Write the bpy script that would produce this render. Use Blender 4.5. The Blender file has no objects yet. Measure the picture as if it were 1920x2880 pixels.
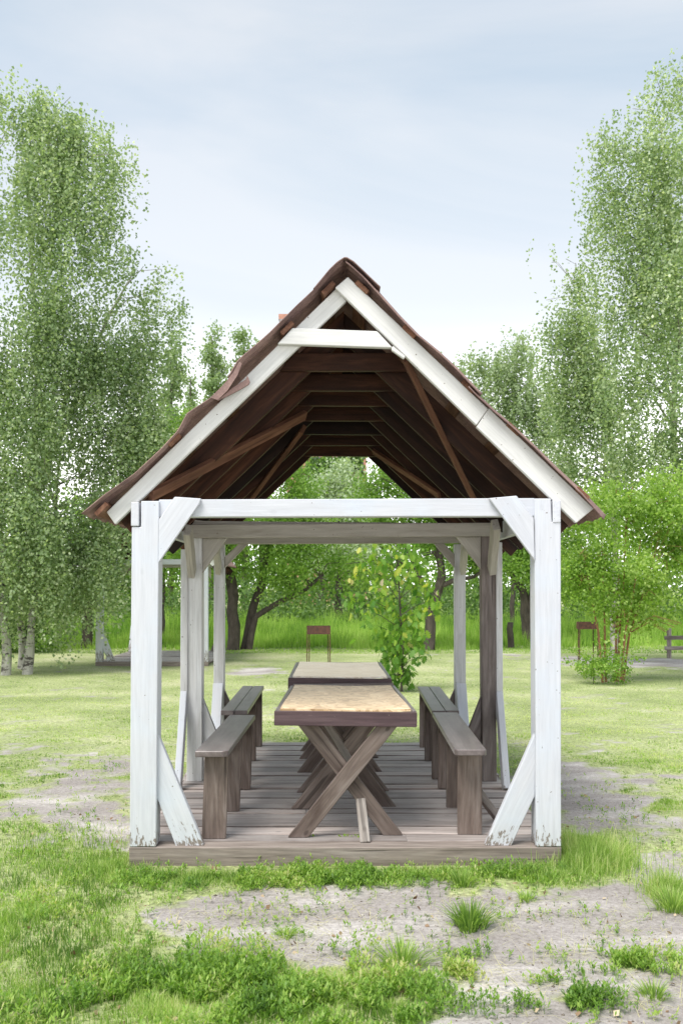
import bpy, bmesh, math, random
import numpy as np
from mathutils import Vector, Matrix

# ------------------------------------------------------------ camera, sky, sun
sc = bpy.context.scene
COL = sc.collection
F, HX, HY, ZC = 2700.0, 932.0, 1650.0, 1.635      # focal length / principal lines of the photograph
cam = bpy.data.cameras.new('camera')
camo = bpy.data.objects.new('camera', cam); COL.objects.link(camo)
camo.location = (0, 0, ZC); camo.rotation_euler = (math.radians(90), 0, 0)
cam.sensor_fit = 'AUTO'; cam.sensor_width = 36.0; cam.lens = F / 2880 * 36
cam.shift_x = (960 - HX) / 2880; cam.shift_y = (HY - 1440) / 2880
cam.clip_start = 0.05; cam.clip_end = 3000
cam.dof.use_dof = True; cam.dof.focus_distance = 6.0; cam.dof.aperture_fstop = 6.3
sc.camera = camo
sc.view_settings.view_transform = 'Standard'; sc.view_settings.look = 'None'
sc.view_settings.gamma = 1.0; sc.view_settings.exposure = 1.42

SUN_EL, SUN_AZ = math.radians(62), math.radians(215)    # azimuth clockwise from +Y
world = bpy.data.worlds.new('World'); sc.world = world; world.use_nodes = True
nt = world.node_tree; N = nt.nodes; L = nt.links
bg = N['Background']; bg.inputs['Strength'].default_value = 0.105
sky = N.new('ShaderNodeTexSky'); sky.sky_type = 'NISHITA'; sky.sun_disc = False
sky.sun_elevation = SUN_EL; sky.sun_rotation = SUN_AZ
sky.air_density = 1.0; sky.dust_density = 2.0; sky.ozone_density = 1.0
tc = N.new('ShaderNodeTexCoord')
mp = N.new('ShaderNodeMapping'); mp.inputs['Scale'].default_value = (1.1, 1.1, 3.2)
mp.inputs['Rotation'].default_value = (0.1, 0.35, 0.4)
nz = N.new('ShaderNodeTexNoise'); nz.inputs['Scale'].default_value = 1.6
nz.inputs['Detail'].default_value = 5; nz.inputs['Roughness'].default_value = 0.5; nz.inputs['Distortion'].default_value = 0.5
L.new(tc.outputs['Generated'], mp.inputs['Vector']); L.new(mp.outputs[0], nz.inputs['Vector'])
rp = N.new('ShaderNodeValToRGB')
rp.color_ramp.elements[0].position = 0.25; rp.color_ramp.elements[0].color = (.88, .88, .88, 1)
rp.color_ramp.elements[1].position = 0.75; rp.color_ramp.elements[1].color = (.97, .97, .97, 1)
L.new(nz.outputs['Fac'], rp.inputs['Fac'])
sep = N.new('ShaderNodeSeparateXYZ'); L.new(tc.outputs['Generated'], sep.inputs[0])
hr = N.new('ShaderNodeValToRGB')       # thin high cloud thickens towards the horizon
hr.color_ramp.elements[0].position = 0.0; hr.color_ramp.elements[0].color = (1, 1, 1, 1)
hr.color_ramp.elements[1].position = 0.5; hr.color_ramp.elements[1].color = (0, 0, 0, 1)
L.new(sep.outputs['Z'], hr.inputs['Fac'])
nz2 = N.new('ShaderNodeTexNoise'); nz2.inputs['Scale'].default_value = 1.15; nz2.inputs['Detail'].default_value = 6; nz2.inputs['Roughness'].default_value = .52; nz2.inputs['Distortion'].default_value = 1.2
L.new(mp.outputs[0], nz2.inputs['Vector'])
rp2 = N.new('ShaderNodeValToRGB'); rp2.color_ramp.elements[0].position = .38; rp2.color_ramp.elements[0].color = (2.1, 2.5, 2.92, 1)
rp2.color_ramp.elements[1].position = .64; rp2.color_ramp.elements[1].color = (2.85, 3.02, 3.22, 1); L.new(nz2.outputs['Fac'], rp2.inputs['Fac'])
cl = N.new('ShaderNodeMixRGB'); L.new(rp2.outputs[0], cl.inputs[1]); cl.inputs[2].default_value = (4.0, 4.15, 4.3, 1)
L.new(hr.outputs[0], cl.inputs[0])
mx = N.new('ShaderNodeMixRGB')
L.new(rp.outputs[0], mx.inputs[0]); L.new(sky.outputs[0], mx.inputs[1]); L.new(cl.outputs[0], mx.inputs[2])
rg_ = N.new('ShaderNodeValToRGB')      # bright hazy band low over the horizon, boosted all round to light the interior
rg_.color_ramp.elements[0].position = 0.07; rg_.color_ramp.elements[0].color = (1, 1, 1, 1)
rg_.color_ramp.elements[1].position = 0.29; rg_.color_ramp.elements[1].color = (0, 0, 0, 1)
rg_.color_ramp.interpolation = 'EASE'
L.new(sep.outputs['Z'], rg_.inputs['Fac'])
mb = N.new('ShaderNodeMixRGB'); mb.inputs[2].default_value = (9.0, 9.0, 8.9, 1)
L.new(rg_.outputs[0], mb.inputs[0]); L.new(mx.outputs[0], mb.inputs[1]); L.new(mb.outputs[0], bg.inputs['Color'])

sl = bpy.data.lights.new('sun', 'SUN'); sl.energy = 1.75; sl.angle = math.radians(30); sl.color = (1.0, 0.96, 0.90)
so = bpy.data.objects.new('sun', sl); COL.objects.link(so)
sd = Vector((math.cos(SUN_EL) * math.sin(SUN_AZ), math.cos(SUN_EL) * math.cos(SUN_AZ), math.sin(SUN_EL)))
so.rotation_euler = (-sd).to_track_quat('-Z', 'Y').to_euler(); so.location = (0, -10, 20)

rnd = random.Random(7)
RG = np.random.default_rng(11)

# ------------------------------------------------------------ helpers
def P(x, y, Y):
    "a measured point of the photograph at its real distance Y, in metres"
    return Vector(((x - HX) / F * Y, Y, ZC - (y - HY) / F * Y))

def tag(o, label=None, cat=None, group=None, kind=None):
    if label: o['label'] = label
    if cat: o['category'] = cat
    if group: o['group'] = group
    if kind: o['kind'] = kind
    return o

def empty(name, loc, label, cat, group=None):
    o = bpy.data.objects.new(name, None); COL.objects.link(o); o.location = loc
    o.empty_display_size = 0.2
    return tag(o, label, cat, group)

def link(name, me, mat, parent=None, mw=None):
    o = bpy.data.objects.new(name, me); COL.objects.link(o)
    if mat is not None and not me.materials: me.materials.append(mat)
    mw = mw or Matrix.Identity(4)
    if parent is not None:
        o.parent = parent
        o.matrix_local = world_of(parent).inverted() @ mw
    else:
        o.matrix_local = mw
    return o

def world_of(o):
    m = o.matrix_basis.copy()
    while o.parent is not None:
        o = o.parent; m = o.matrix_basis @ m
    return m

def fbm2(x, y, seed=0, octaves=4):
    "smooth value noise on numpy arrays, about 0..1"
    out = np.zeros_like(x, dtype=float); amp = 1.0; tot = 0
    for k in range(octaves):
        xi = np.floor(x).astype(np.int64); yi = np.floor(y).astype(np.int64)
        xf = x - xi; yf = y - yi
        xf = xf * xf * (3 - 2 * xf); yf = yf * yf * (3 - 2 * yf)
        def h(a, b):
            n = (a * 374761393 + b * 668265263 + (seed + k) * 2147483647) & 0xffffffff
            n = ((n ^ (n >> 13)) * 1274126177) & 0xffffffff
            return ((n ^ (n >> 16)) & 0xffff) / 65535.0
        v = (h(xi, yi) * (1 - xf) + h(xi + 1, yi) * xf) * (1 - yf) + (h(xi, yi + 1) * (1 - xf) + h(xi + 1, yi + 1) * xf) * yf
        out += v * amp; tot += amp; amp *= 0.5; x = x * 2.03 + 7.1; y = y * 2.03 + 3.7
    return out / tot

def fast_mesh(name, verts, faces_flat, loop_tot, var=None, smooth=False):
    "verts (n,3); faces given as one flat index array and the loop count of every face"
    me = bpy.data.meshes.new(name)
    me.vertices.add(len(verts)); me.vertices.foreach_set('co', np.asarray(verts, dtype=np.float32).ravel())
    me.loops.add(len(faces_flat)); me.loops.foreach_set('vertex_index', np.asarray(faces_flat, dtype=np.int32))
    lt = np.asarray(loop_tot, dtype=np.int32)
    ls = np.concatenate(([0], np.cumsum(lt)[:-1])).astype(np.int32)
    me.polygons.add(len(lt)); me.polygons.foreach_set('loop_start', ls); me.polygons.foreach_set('loop_total', lt)
    if smooth: me.polygons.foreach_set('use_smooth', np.ones(len(lt), dtype=bool))
    if var is not None:
        a = me.attributes.new('var', 'FLOAT', 'POINT'); a.data.foreach_set('value', np.asarray(var, dtype=np.float32))
    me.update(calc_edges=True)
    return me

# ------------------------------------------------------------ materials
def new_mat(name):
    m = bpy.data.materials.new(name); m.use_nodes = True
    n = m.node_tree.nodes; b = n['Principled BSDF']
    return m, m.node_tree, b

def ramp(nt, stops, interp='LINEAR'):
    r = nt.nodes.new('ShaderNodeValToRGB'); cr = r.color_ramp; cr.interpolation = interp
    while len(cr.elements) < len(stops): cr.elements.new(0.5)
    for e, (p, c) in zip(cr.elements, stops): e.position = p; e.color = (*c, 1) if len(c) == 3 else c
    return r

def mixc(nt, fac, a, b, mode='MIX'):
    m = nt.nodes.new('ShaderNodeMixRGB'); m.blend_type = mode
    for s, v in ((m.inputs[0], fac), (m.inputs[1], a), (m.inputs[2], b)):
        if hasattr(v, 'node'): nt.links.new(v, s)
        elif isinstance(v, (int, float)): s.default_value = v
        else: s.default_value = (*v, 1)
    return m.outputs[0]

def noise(nt, vec, scale, detail=4, rough=0.55, dist=0.0):
    n = nt.nodes.new('ShaderNodeTexNoise'); n.inputs['Scale'].default_value = scale
    n.inputs['Detail'].default_value = detail; n.inputs['Roughness'].default_value = rough; n.inputs['Distortion'].default_value = dist
    if vec is not None: nt.links.new(vec, n.inputs['Vector'])
    return n.outputs['Fac']

def mapping(nt, vec, scale):
    m = nt.nodes.new('ShaderNodeMapping'); m.inputs['Scale'].default_value = scale
    nt.links.new(vec, m.inputs['Vector']); return m.outputs[0]

def wood_coords(nt):
    "object coordinates (grain runs along local X), shifted differently in every board"
    tc = nt.nodes.new('ShaderNodeTexCoord'); oi = nt.nodes.new('ShaderNodeObjectInfo')
    at = nt.nodes.new('ShaderNodeAttribute'); at.attribute_name = 'var'
    s = nt.nodes.new('ShaderNodeMath'); s.operation = 'ADD'
    nt.links.new(oi.outputs['Random'], s.inputs[0]); nt.links.new(at.outputs['Fac'], s.inputs[1])
    m = nt.nodes.new('ShaderNodeMath'); m.operation = 'MULTIPLY'; m.inputs[1].default_value = 37.0
    nt.links.new(s.outputs[0], m.inputs[0])
    v = nt.nodes.new('ShaderNodeVectorMath'); v.operation = 'ADD'
    nt.links.new(tc.outputs['Object'], v.inputs[0]); nt.links.new(m.outputs[0], v.inputs[1])
    f = nt.nodes.new('ShaderNodeMath'); f.operation = 'FRACT'; nt.links.new(s.outputs[0], f.inputs[0])
    return v.outputs[0], f.outputs[0]

def wood_mat(name, dark, mid, light, crack=0.6, rough=0.8, streak=9.0, spec=0.3, var=0.35, bump=0.35, knots=True, wear=None, stain=None, grain=.75):
    m, nt, b = new_mat(name)
    v, r = wood_coords(nt)
    g1 = noise(nt, mapping(nt, v, (1.2, streak, streak)), 1.6, 5, 0.6, 0.6)
    g2 = noise(nt, mapping(nt, v, (2.2, 40, 40)), 2.0, 4, 0.65)
    c = ramp(nt, [(0.28, dark), (0.5, mid), (0.72, light)]); nt.links.new(g1, c.inputs[0]); col = c.outputs[0]
    fr = ramp(nt, [(0.3, (.62, .62, .62)), (0.62, (1.12, 1.12, 1.12))]); nt.links.new(g2, fr.inputs[0])
    col = mixc(nt, grain, col, fr.outputs[0], 'MULTIPLY')
    pr = ramp(nt, [(0, (1 - var,) * 3), (1, (1 + var * .6,) * 3)]); nt.links.new(r, pr.inputs[0])
    col = mixc(nt, 1.0, col, pr.outputs[0], 'MULTIPLY')
    ck = noise(nt, mapping(nt, v, (0.9, 30, 30)), 1.3, 2, 0.4, 0.3)
    ckr = ramp(nt, [(0.30, (1, 1, 1)), (0.345, (0, 0, 0))]); nt.links.new(ck, ckr.inputs[0])
    cm = nt.nodes.new('ShaderNodeMath'); cm.operation = 'MULTIPLY'; cm.inputs[1].default_value = crack
    nt.links.new(ckr.outputs[0], cm.inputs[0])
    col = mixc(nt, cm.outputs[0], col, tuple(x * .3 for x in dark))
    if knots:
        vo = nt.nodes.new('ShaderNodeTexVoronoi'); vo.inputs['Scale'].default_value = 3.2
        nt.links.new(mapping(nt, v, (1, 1.7, 1.7)), vo.inputs['Vector'])
        kr = ramp(nt, [(0.045, (1, 1, 1)), (0.085, (0, 0, 0))]); nt.links.new(vo.outputs['Distance'], kr.inputs[0])
        km = nt.nodes.new('ShaderNodeMath'); km.operation = 'MULTIPLY'; km.inputs[1].default_value = 0.7 if not wear else .18
        nt.links.new(kr.outputs[0], km.inputs[0])
        col = mixc(nt, km.outputs[0], col, tuple(x * .55 for x in dark))
    if wear:       # old wood showing through worn paint
        w = noise(nt, mapping(nt, v, (1.6, 10, 10)), 2.4, 6, 0.7, 0.4)
        wr = ramp(nt, [(0.64, (0, 0, 0)), (0.72, (1, 1, 1))]); nt.links.new(w, wr.inputs[0])
        wm = nt.nodes.new('ShaderNodeMath'); wm.operation = 'MULTIPLY'; wm.inputs[1].default_value = wear[1]
        nt.links.new(wr.outputs[0], wm.inputs[0]); col = mixc(nt, wm.outputs[0], col, wear[0])
        sp = noise(nt, v, 55, 1, 0.4)
        spr = ramp(nt, [(0.775, (0, 0, 0)), (0.79, (1, 1, 1))]); nt.links.new(sp, spr.inputs[0])
        col = mixc(nt, spr.outputs[0], col, (.16, .13, .11))
    if stain:
        s = noise(nt, v, 3.0, 4, 0.6); sr = ramp(nt, [(0.45, (0, 0, 0)), (0.7, (1, 1, 1))]); nt.links.new(s, sr.inputs[0])
        sm = nt.nodes.new('ShaderNodeMath'); sm.operation = 'MULTIPLY'; sm.inputs[1].default_value = stain[1]
        nt.links.new(sr.outputs[0], sm.inputs[0]); col = mixc(nt, sm.outputs[0], col, stain[0])
    nt.links.new(col, b.inputs['Base Color']); b.inputs['Roughness'].default_value = rough
    b.inputs['Specular IOR Level'].default_value = spec
    bp = nt.nodes.new('ShaderNodeBump'); bp.inputs['Strength'].default_value = bump; bp.inputs['Distance'].default_value = 0.004
    h = mixc(nt, 0.5, g2, g1); h = mixc(nt, cm.outputs[0], h, (0, 0, 0))
    nt.links.new(h, bp.inputs['Height']); nt.links.new(bp.outputs[0], b.inputs['Normal'])
    return m

WHITE = wood_mat('white_paint', (.545, .56, .605), (.575, .59, .63), (.60, .61, .645), crack=.10, rough=.6, var=.04, bump=.5, wear=((.42, .43, .45), .30), stain=((.56, .64, .74), .4), grain=.22)
CREAM = wood_mat('cream_paint', (.60, .60, .58), (.66, .66, .64), (.70, .70, .68), crack=.15, rough=.65, var=.05, bump=.4, wear=((.5, .47, .42), .3), grain=.3)
WASH = wood_mat('worn_whitewash', (.36, .33, .29), (.46, .43, .39), (.54, .51, .47), crack=.3, var=.12, wear=((.30, .25, .21), .5), grain=.4)
PALE = wood_mat('old_white_paint', (.50, .50, .49), (.60, .60, .60), (.68, .69, .70), crack=.2, var=.1, wear=((.38, .35, .32), .4), grain=.35)
GREY = wood_mat('weathered_wood', (.14, .115, .105), (.25, .21, .195), (.36, .32, .31), crack=.6, var=.25)
LEGW = wood_mat('brown_grey_wood', (.085, .060, .050), (.165, .128, .11), (.27, .225, .20), crack=.6, var=.3)
STICK = wood_mat('bare_grey_wood', (.20, .17, .15), (.30, .27, .245), (.40, .37, .34), crack=.6, var=.1)
DECK = wood_mat('deck_wood', (.17, .135, .12), (.30, .25, .225), (.45, .39, .36), crack=.8, var=.45, streak=16, rough=.75, spec=.2, stain=((.40, .37, .35), .45))
SILL = wood_mat('sill_wood', (.17, .14, .12), (.25, .21, .185), (.33, .29, .26), crack=.7, var=.1, streak=12)
ROOFW = wood_mat('brown_stained_wood', (.020, .007, .004), (.050, .018, .009), (.11, .045, .022), crack=.5, var=.7, rough=.6)
BATTEN = wood_mat('orange_brown_wood', (.10, .045, .028), (.19, .09, .055), (.27, .145, .09), crack=.4, var=.3)
PLUM = wood_mat('plum_paint', (.060, .036, .040), (.088, .055, .060), (.12, .08, .085), crack=.3, rough=.42, var=.12, bump=.25, wear=((.30, .22, .20), .5))
SEAT = wood_mat('brown_seat_paint', (.075, .053, .051), (.125, .096, .093), (.20, .165, .16), crack=.35, spec=.8, rough=.38, var=.15, bump=.25, stain=((.22, .19, .185), .4))

def foot_wear(m):
    "chipped paint and splashed soil at the foot of the posts"
    nt = m.node_tree; b = nt.nodes['Principled BSDF']; old = b.inputs['Base Color'].links[0].from_socket
    ge = nt.nodes.new('ShaderNodeNewGeometry'); sp = nt.nodes.new('ShaderNodeSeparateXYZ'); nt.links.new(ge.outputs['Position'], sp.inputs[0])
    mr = nt.nodes.new('ShaderNodeMapRange'); mr.inputs[1].default_value = .11; mr.inputs[2].default_value = .36; mr.inputs[3].default_value = .26; mr.inputs[4].default_value = 0
    nt.links.new(sp.outputs['Z'], mr.inputs[0])
    tc = nt.nodes.new('ShaderNodeTexCoord'); n = noise(nt, mapping(nt, tc.outputs['Object'], (14, 45, 45)), 1.0, 5, .7)
    ad = nt.nodes.new('ShaderNodeMath'); ad.operation = 'ADD'; nt.links.new(mr.outputs[0], ad.inputs[0]); nt.links.new(n, ad.inputs[1])
    r = ramp(nt, [(.73, (0, 0, 0)), (.77, (1, 1, 1))]); nt.links.new(ad.outputs[0], r.inputs[0])
    nt.links.new(mixc(nt, r.outputs[0], old, (.22, .19, .165)), b.inputs['Base Color'])
foot_wear(WHITE)

def osb_mat(name, a, b_, c, ro):
    m, nt, b = new_mat(name)
    tc = nt.nodes.new('ShaderNodeTexCoord')
    vo = nt.nodes.new('ShaderNodeTexVoronoi'); vo.inputs['Scale'].default_value = 16
    nz_ = nt.nodes.new('ShaderNodeTexNoise'); nz_.inputs['Scale'].default_value = 5
    nt.links.new(tc.outputs['Object'], nz_.inputs['Vector'])
    ad = mixc(nt, 0.25, tc.outputs['Object'], nz_.outputs['Color'])
    nt.links.new(mapping(nt, ad, (2.4, 1.0, 1)), vo.inputs['Vector'])
    vo2 = nt.nodes.new('ShaderNodeTexVoronoi'); vo2.inputs['Scale'].default_value = 30
    nt.links.new(mapping(nt, ad, (1, 2.2, 1)), vo2.inputs['Vector'])
    s = mixc(nt, 0.5, vo.outputs['Color'], vo2.outputs['Color'])
    sp = nt.nodes.new('ShaderNodeSeparateColor'); nt.links.new(s, sp.inputs[0])
    r = ramp(nt, [(0.2, a), (0.5, b_), (0.8, c)]); nt.links.new(sp.outputs[0], r.inputs[0])
    st = noise(nt, tc.outputs['Object'], 3.0, 5, .6); sr = ramp(nt, [(0.35, (.78, .74, .70)), (0.65, (1.08, 1.08, 1.08))]); nt.links.new(st, sr.inputs[0])
    col = mixc(nt, 1.0, r.outputs[0], sr.outputs[0], 'MULTIPLY')
    nt.links.new(col, b.inputs['Base Color']); b.inputs['Roughness'].default_value = ro; b.inputs['Specular IOR Level'].default_value = .04
    bp = nt.nodes.new('ShaderNodeBump'); bp.inputs['Strength'].default_value = .3; bp.inputs['Distance'].default_value = .003
    nt.links.new(sp.outputs[0], bp.inputs['Height']); nt.links.new(bp.outputs[0], b.inputs['Normal'])
    return m
OSB = osb_mat('particle_board', (.46, .31, .17), (.74, .55, .33), (.86, .70, .48), .9)
OSB2 = osb_mat('pale_particle_board', (.74, .66, .55), (.86, .80, .70), (.90, .87, .80), .9)

def rust_mat(name, a, b_, rough=.7, scale=6):
    m, nt, b = new_mat(name); tc = nt.nodes.new('ShaderNodeTexCoord')
    n = noise(nt, tc.outputs['Object'], scale, 6, .65); r = ramp(nt, [(.35, a), (.65, b_)]); nt.links.new(n, r.inputs[0])
    n2 = noise(nt, tc.outputs['Object'], 90, 2, .6); r2 = ramp(nt, [(.4, (.8, .8, .8)), (.7, (1.25, 1.2, 1.2))]); nt.links.new(n2, r2.inputs[0])
    col = mixc(nt, .6, r.outputs[0], r2.outputs[0], 'MULTIPLY')
    nt.links.new(col, b.inputs['Base Color']); b.inputs['Roughness'].default_value = rough
    bp = nt.nodes.new('ShaderNodeBump'); bp.inputs['Strength'].default_value = .2; bp.inputs['Distance'].default_value = .003
    nt.links.new(n2, bp.inputs['Height']); nt.links.new(bp.outputs[0], b.inputs['Normal'])
    return m
SHEET = rust_mat('brown_roof_sheet', (.17, .105, .095), (.31, .205, .18), .75)
RUST = rust_mat('rusty_steel', (.045, .022, .018), (.13, .055, .035), .8, 14)
BRICK = rust_mat('red_brick', (.42, .20, .15), (.55, .30, .23), .9, 3)
CONC = rust_mat('grey_concrete', (.30, .30, .31), (.42, .42, .43), .9, 2)

for m_, w_, t_ in ((OSB, .6, (1, .88, .70)), (OSB2, 1.0, (1, .88, .70)), (DECK, .35, (1, .98, .97)), (SEAT, .15, (1, .98, .98))):
    b_ = m_.node_tree.nodes['Principled BSDF']          # pale sheen added to lighten boards left dark under the roof
    b_.inputs['Sheen Weight'].default_value = w_; b_.inputs['Sheen Roughness'].default_value = .45; b_.inputs['Sheen Tint'].default_value = (*t_, 1)

def leaf_mat(name, stops, trans=.35, rough=.5, spec=.35):
    m, nt, b = new_mat(name)
    at = nt.nodes.new('ShaderNodeAttribute'); at.attribute_name = 'var'
    r = ramp(nt, stops); nt.links.new(at.outputs['Fac'], r.inputs[0])
    nt.links.new(r.outputs[0], b.inputs['Base Color']); b.inputs['Roughness'].default_value = rough
    b.inputs['Specular IOR Level'].default_value = spec
    tr = nt.nodes.new('ShaderNodeBsdfTranslucent')
    br = mixc(nt, 1.0, r.outputs[0], (1.5, 1.6, .75), 'MULTIPLY'); nt.links.new(br, tr.inputs['Color'])
    ms = nt.nodes.new('ShaderNodeMixShader'); ms.inputs[0].default_value = trans
    nt.links.new(b.outputs[0], ms.inputs[1]); nt.links.new(tr.outputs[0], ms.inputs[2])
    nt.links.new(ms.outputs[0], nt.nodes['Material Output'].inputs['Surface'])
    return m
L_BIRCH = leaf_mat('birch_leaves', [(0, (.10, .16, .080)), (.45, (.24, .33, .17)), (.8, (.44, .51, .33)), (1, (.76, .79, .68))], trans=.42, rough=.42)  # palest tone puts whitish leaf glints into the colour
L_FARB = leaf_mat('far_birch_leaves', [(0, (.20, .28, .15)), (.6, (.32, .40, .24)), (1, (.46, .52, .36))])
L_APPLE = leaf_mat('orchard_leaves', [(0, (.095, .19, .032)), (.5, (.17, .30, .055)), (1, (.30, .43, .11))], trans=.45)
L_SHRUB = leaf_mat('bright_shrub_leaves', [(0, (.085, .17, .035)), (.5, (.24, .38, .065)), (1, (.50, .60, .26))], trans=.5)
L_WILLOW = leaf_mat('grey_willow_leaves', [(0, (.28, .36, .23)), (.6, (.42, .50, .35)), (1, (.58, .64, .5))])
L_POPLAR = leaf_mat('poplar_leaves', [(0, (.16, .24, .11)), (.6, (.26, .35, .17)), (1, (.38, .45, .26))])
L_DARK = leaf_mat('dark_leaves', [(0, (.05, .10, .028)), (.6, (.095, .17, .045)), (1, (.17, .27, .08))])
L_OAK = leaf_mat('oak_leaves', [(0, (.06, .16, .03)), (.5, (.17, .32, .05)), (.78, (.33, .45, .08)), (.94, (.48, .48, .10)), (1, (.50, .41, .33))], trans=.45)
L_GRASS = leaf_mat('grass_blades', [(0, (.10, .19, .045)), (.45, (.26, .40, .085)), (.8, (.46, .57, .22)), (.93, (.62, .64, .36)), (1, (.68, .62, .42))], trans=.45, spec=.2)
L_MEADOW = leaf_mat('meadow_blades', [(0, (.11, .21, .045)), (.5, (.27, .43, .085)), (1, (.46, .58, .20))], trans=.5, spec=.2)
L_WEED = leaf_mat('weed_leaves', [(0, (.075, .16, .030)), (.45, (.18, .32, .05)), (.85, (.33, .46, .10)), (1, (.50, .50, .24))], trans=.42)

def bark_mat(name, a, b_, marks=None):
    m, nt, b = new_mat(name); tc = nt.nodes.new('ShaderNodeTexCoord')
    n = noise(nt, mapping(nt, tc.outputs['Object'], (1, 1, .35)), 9, 5, .65); r = ramp(nt, [(.35, a), (.65, b_)]); nt.links.new(n, r.inputs[0]); col = r.outputs[0]
    if marks:
        k = noise(nt, mapping(nt, tc.outputs['Object'], (1, 1, 3.2)), 3.2, 4, .7)
        kr = ramp(nt, [(.52, (0, 0, 0)), (.60, (1, 1, 1))]); nt.links.new(k, kr.inputs[0]); col = mixc(nt, kr.outputs[0], col, marks)
    nt.links.new(col, b.inputs['Base Color']); b.inputs['Roughness'].default_value = .9
    bp = nt.nodes.new('ShaderNodeBump'); bp.inputs['Strength'].default_value = .7; bp.inputs['Distance'].default_value = .03
    nt.links.new(n, bp.inputs['Height']); nt.links.new(bp.outputs[0], b.inputs['Normal'])
    return m
B_BIRCH = bark_mat('birch_bark', (.30, .29, .26), (.48, .46, .42), (.07, .06, .055))
B_DARK = bark_mat('dark_bark', (.045, .036, .030), (.11, .09, .075))
B_RED = bark_mat('reddish_bark', (.22, .10, .055), (.36, .18, .10))

# ground: bare greyish soil and lawn soil, mixed by where grass grows
def ground_mat():
    m, nt, b = new_mat('soil_and_lawn'); tc = nt.nodes.new('ShaderNodeTexCoord'); o = tc.outputs['Object']
    at = nt.nodes.new('ShaderNodeAttribute'); at.attribute_name = 'var'
    n1 = noise(nt, mapping(nt, o, (.6, 1.3, 1)), 1.6, 5, .6, .4)
    s = ramp(nt, [(.33, (.29, .265, .255)), (.5, (.375, .35, .34)), (.66, (.56, .535, .52))]); nt.links.new(n1, s.inputs[0])
    n2 = noise(nt, o, 38, 6, .75); s2 = ramp(nt, [(.35, (.68, .66, .64)), (.62, (1.15, 1.14, 1.12))]); nt.links.new(n2, s2.inputs[0])
    soil = mixc(nt, 1, s.outputs[0], s2.outputs[0], 'MULTIPLY')
    n5 = noise(nt, o, 130, 2, .5); s5 = ramp(nt, [(.66, (0, 0, 0)), (.70, (1, 1, 1))]); nt.links.new(n5, s5.inputs[0])
    soil = mixc(nt, s5.outputs[0], soil, (.13, .11, .09))
    n3 = noise(nt, o, .55, 5, .6); g = ramp(nt, [(.35, (.27, .33, .13)), (.55, (.41, .46, .22)), (.7, (.54, .54, .33))]); nt.links.new(n3, g.inputs[0])
    n4 = noise(nt, o, 26, 6, .75); g4 = ramp(nt, [(.33, (.38, .34, .36)), (.52, (.9, .9, .9)), (.68, (1.3, 1.28, 1.3))]); nt.links.new(n4, g4.inputs[0])
    gr = mixc(nt, 1, g.outputs[0], g4.outputs[0], 'MULTIPLY')
    nm = noise(nt, o, 9, 5, .7)
    add = nt.nodes.new('ShaderNodeMath'); add.operation = 'ADD'; nt.links.new(at.outputs['Fac'], add.inputs[0])
    sb = nt.nodes.new('ShaderNodeMath'); sb.operation = 'MULTIPLY_ADD'; sb.inputs[1].default_value = .7; sb.inputs[2].default_value = -.35
    nt.links.new(nm, sb.inputs[0]); nt.links.new(sb.outputs[0], add.inputs[1])
    mr = ramp(nt, [(.42, (0, 0, 0)), (.72, (1, 1, 1))]); nt.links.new(add.outputs[0], mr.inputs[0])
    col = mixc(nt, mr.outputs[0], soil, gr)
    nt.links.new(col, b.inputs['Base Color']); b.inputs['Roughness'].default_value = .95; b.inputs['Specular IOR Level'].default_value = .15
    bp = nt.nodes.new('ShaderNodeBump'); bp.inputs['Strength'].default_value = .5; bp.inputs['Distance'].default_value = .02
    nt.links.new(n2, bp.inputs['Height']); nt.links.new(bp.outputs[0], b.inputs['Normal'])
    return m
GROUND = ground_mat()

# ------------------------------------------------------------ ground and where grass grows on it
def gz(X, Y):
    t = np.clip((Y - 9.5) / 7.5, 0, 1); t = t * t * (3 - 2 * t)
    return -.15 * t + .035 * (fbm2(X * .9 + 50, Y * .9 + 50, 3, 3) - .5) * np.clip((Y - 9.8) / 2, 0, 1) + .012 * (fbm2(X * 3 + 9, Y * 3 + 5, 8, 3) - .5)

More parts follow.
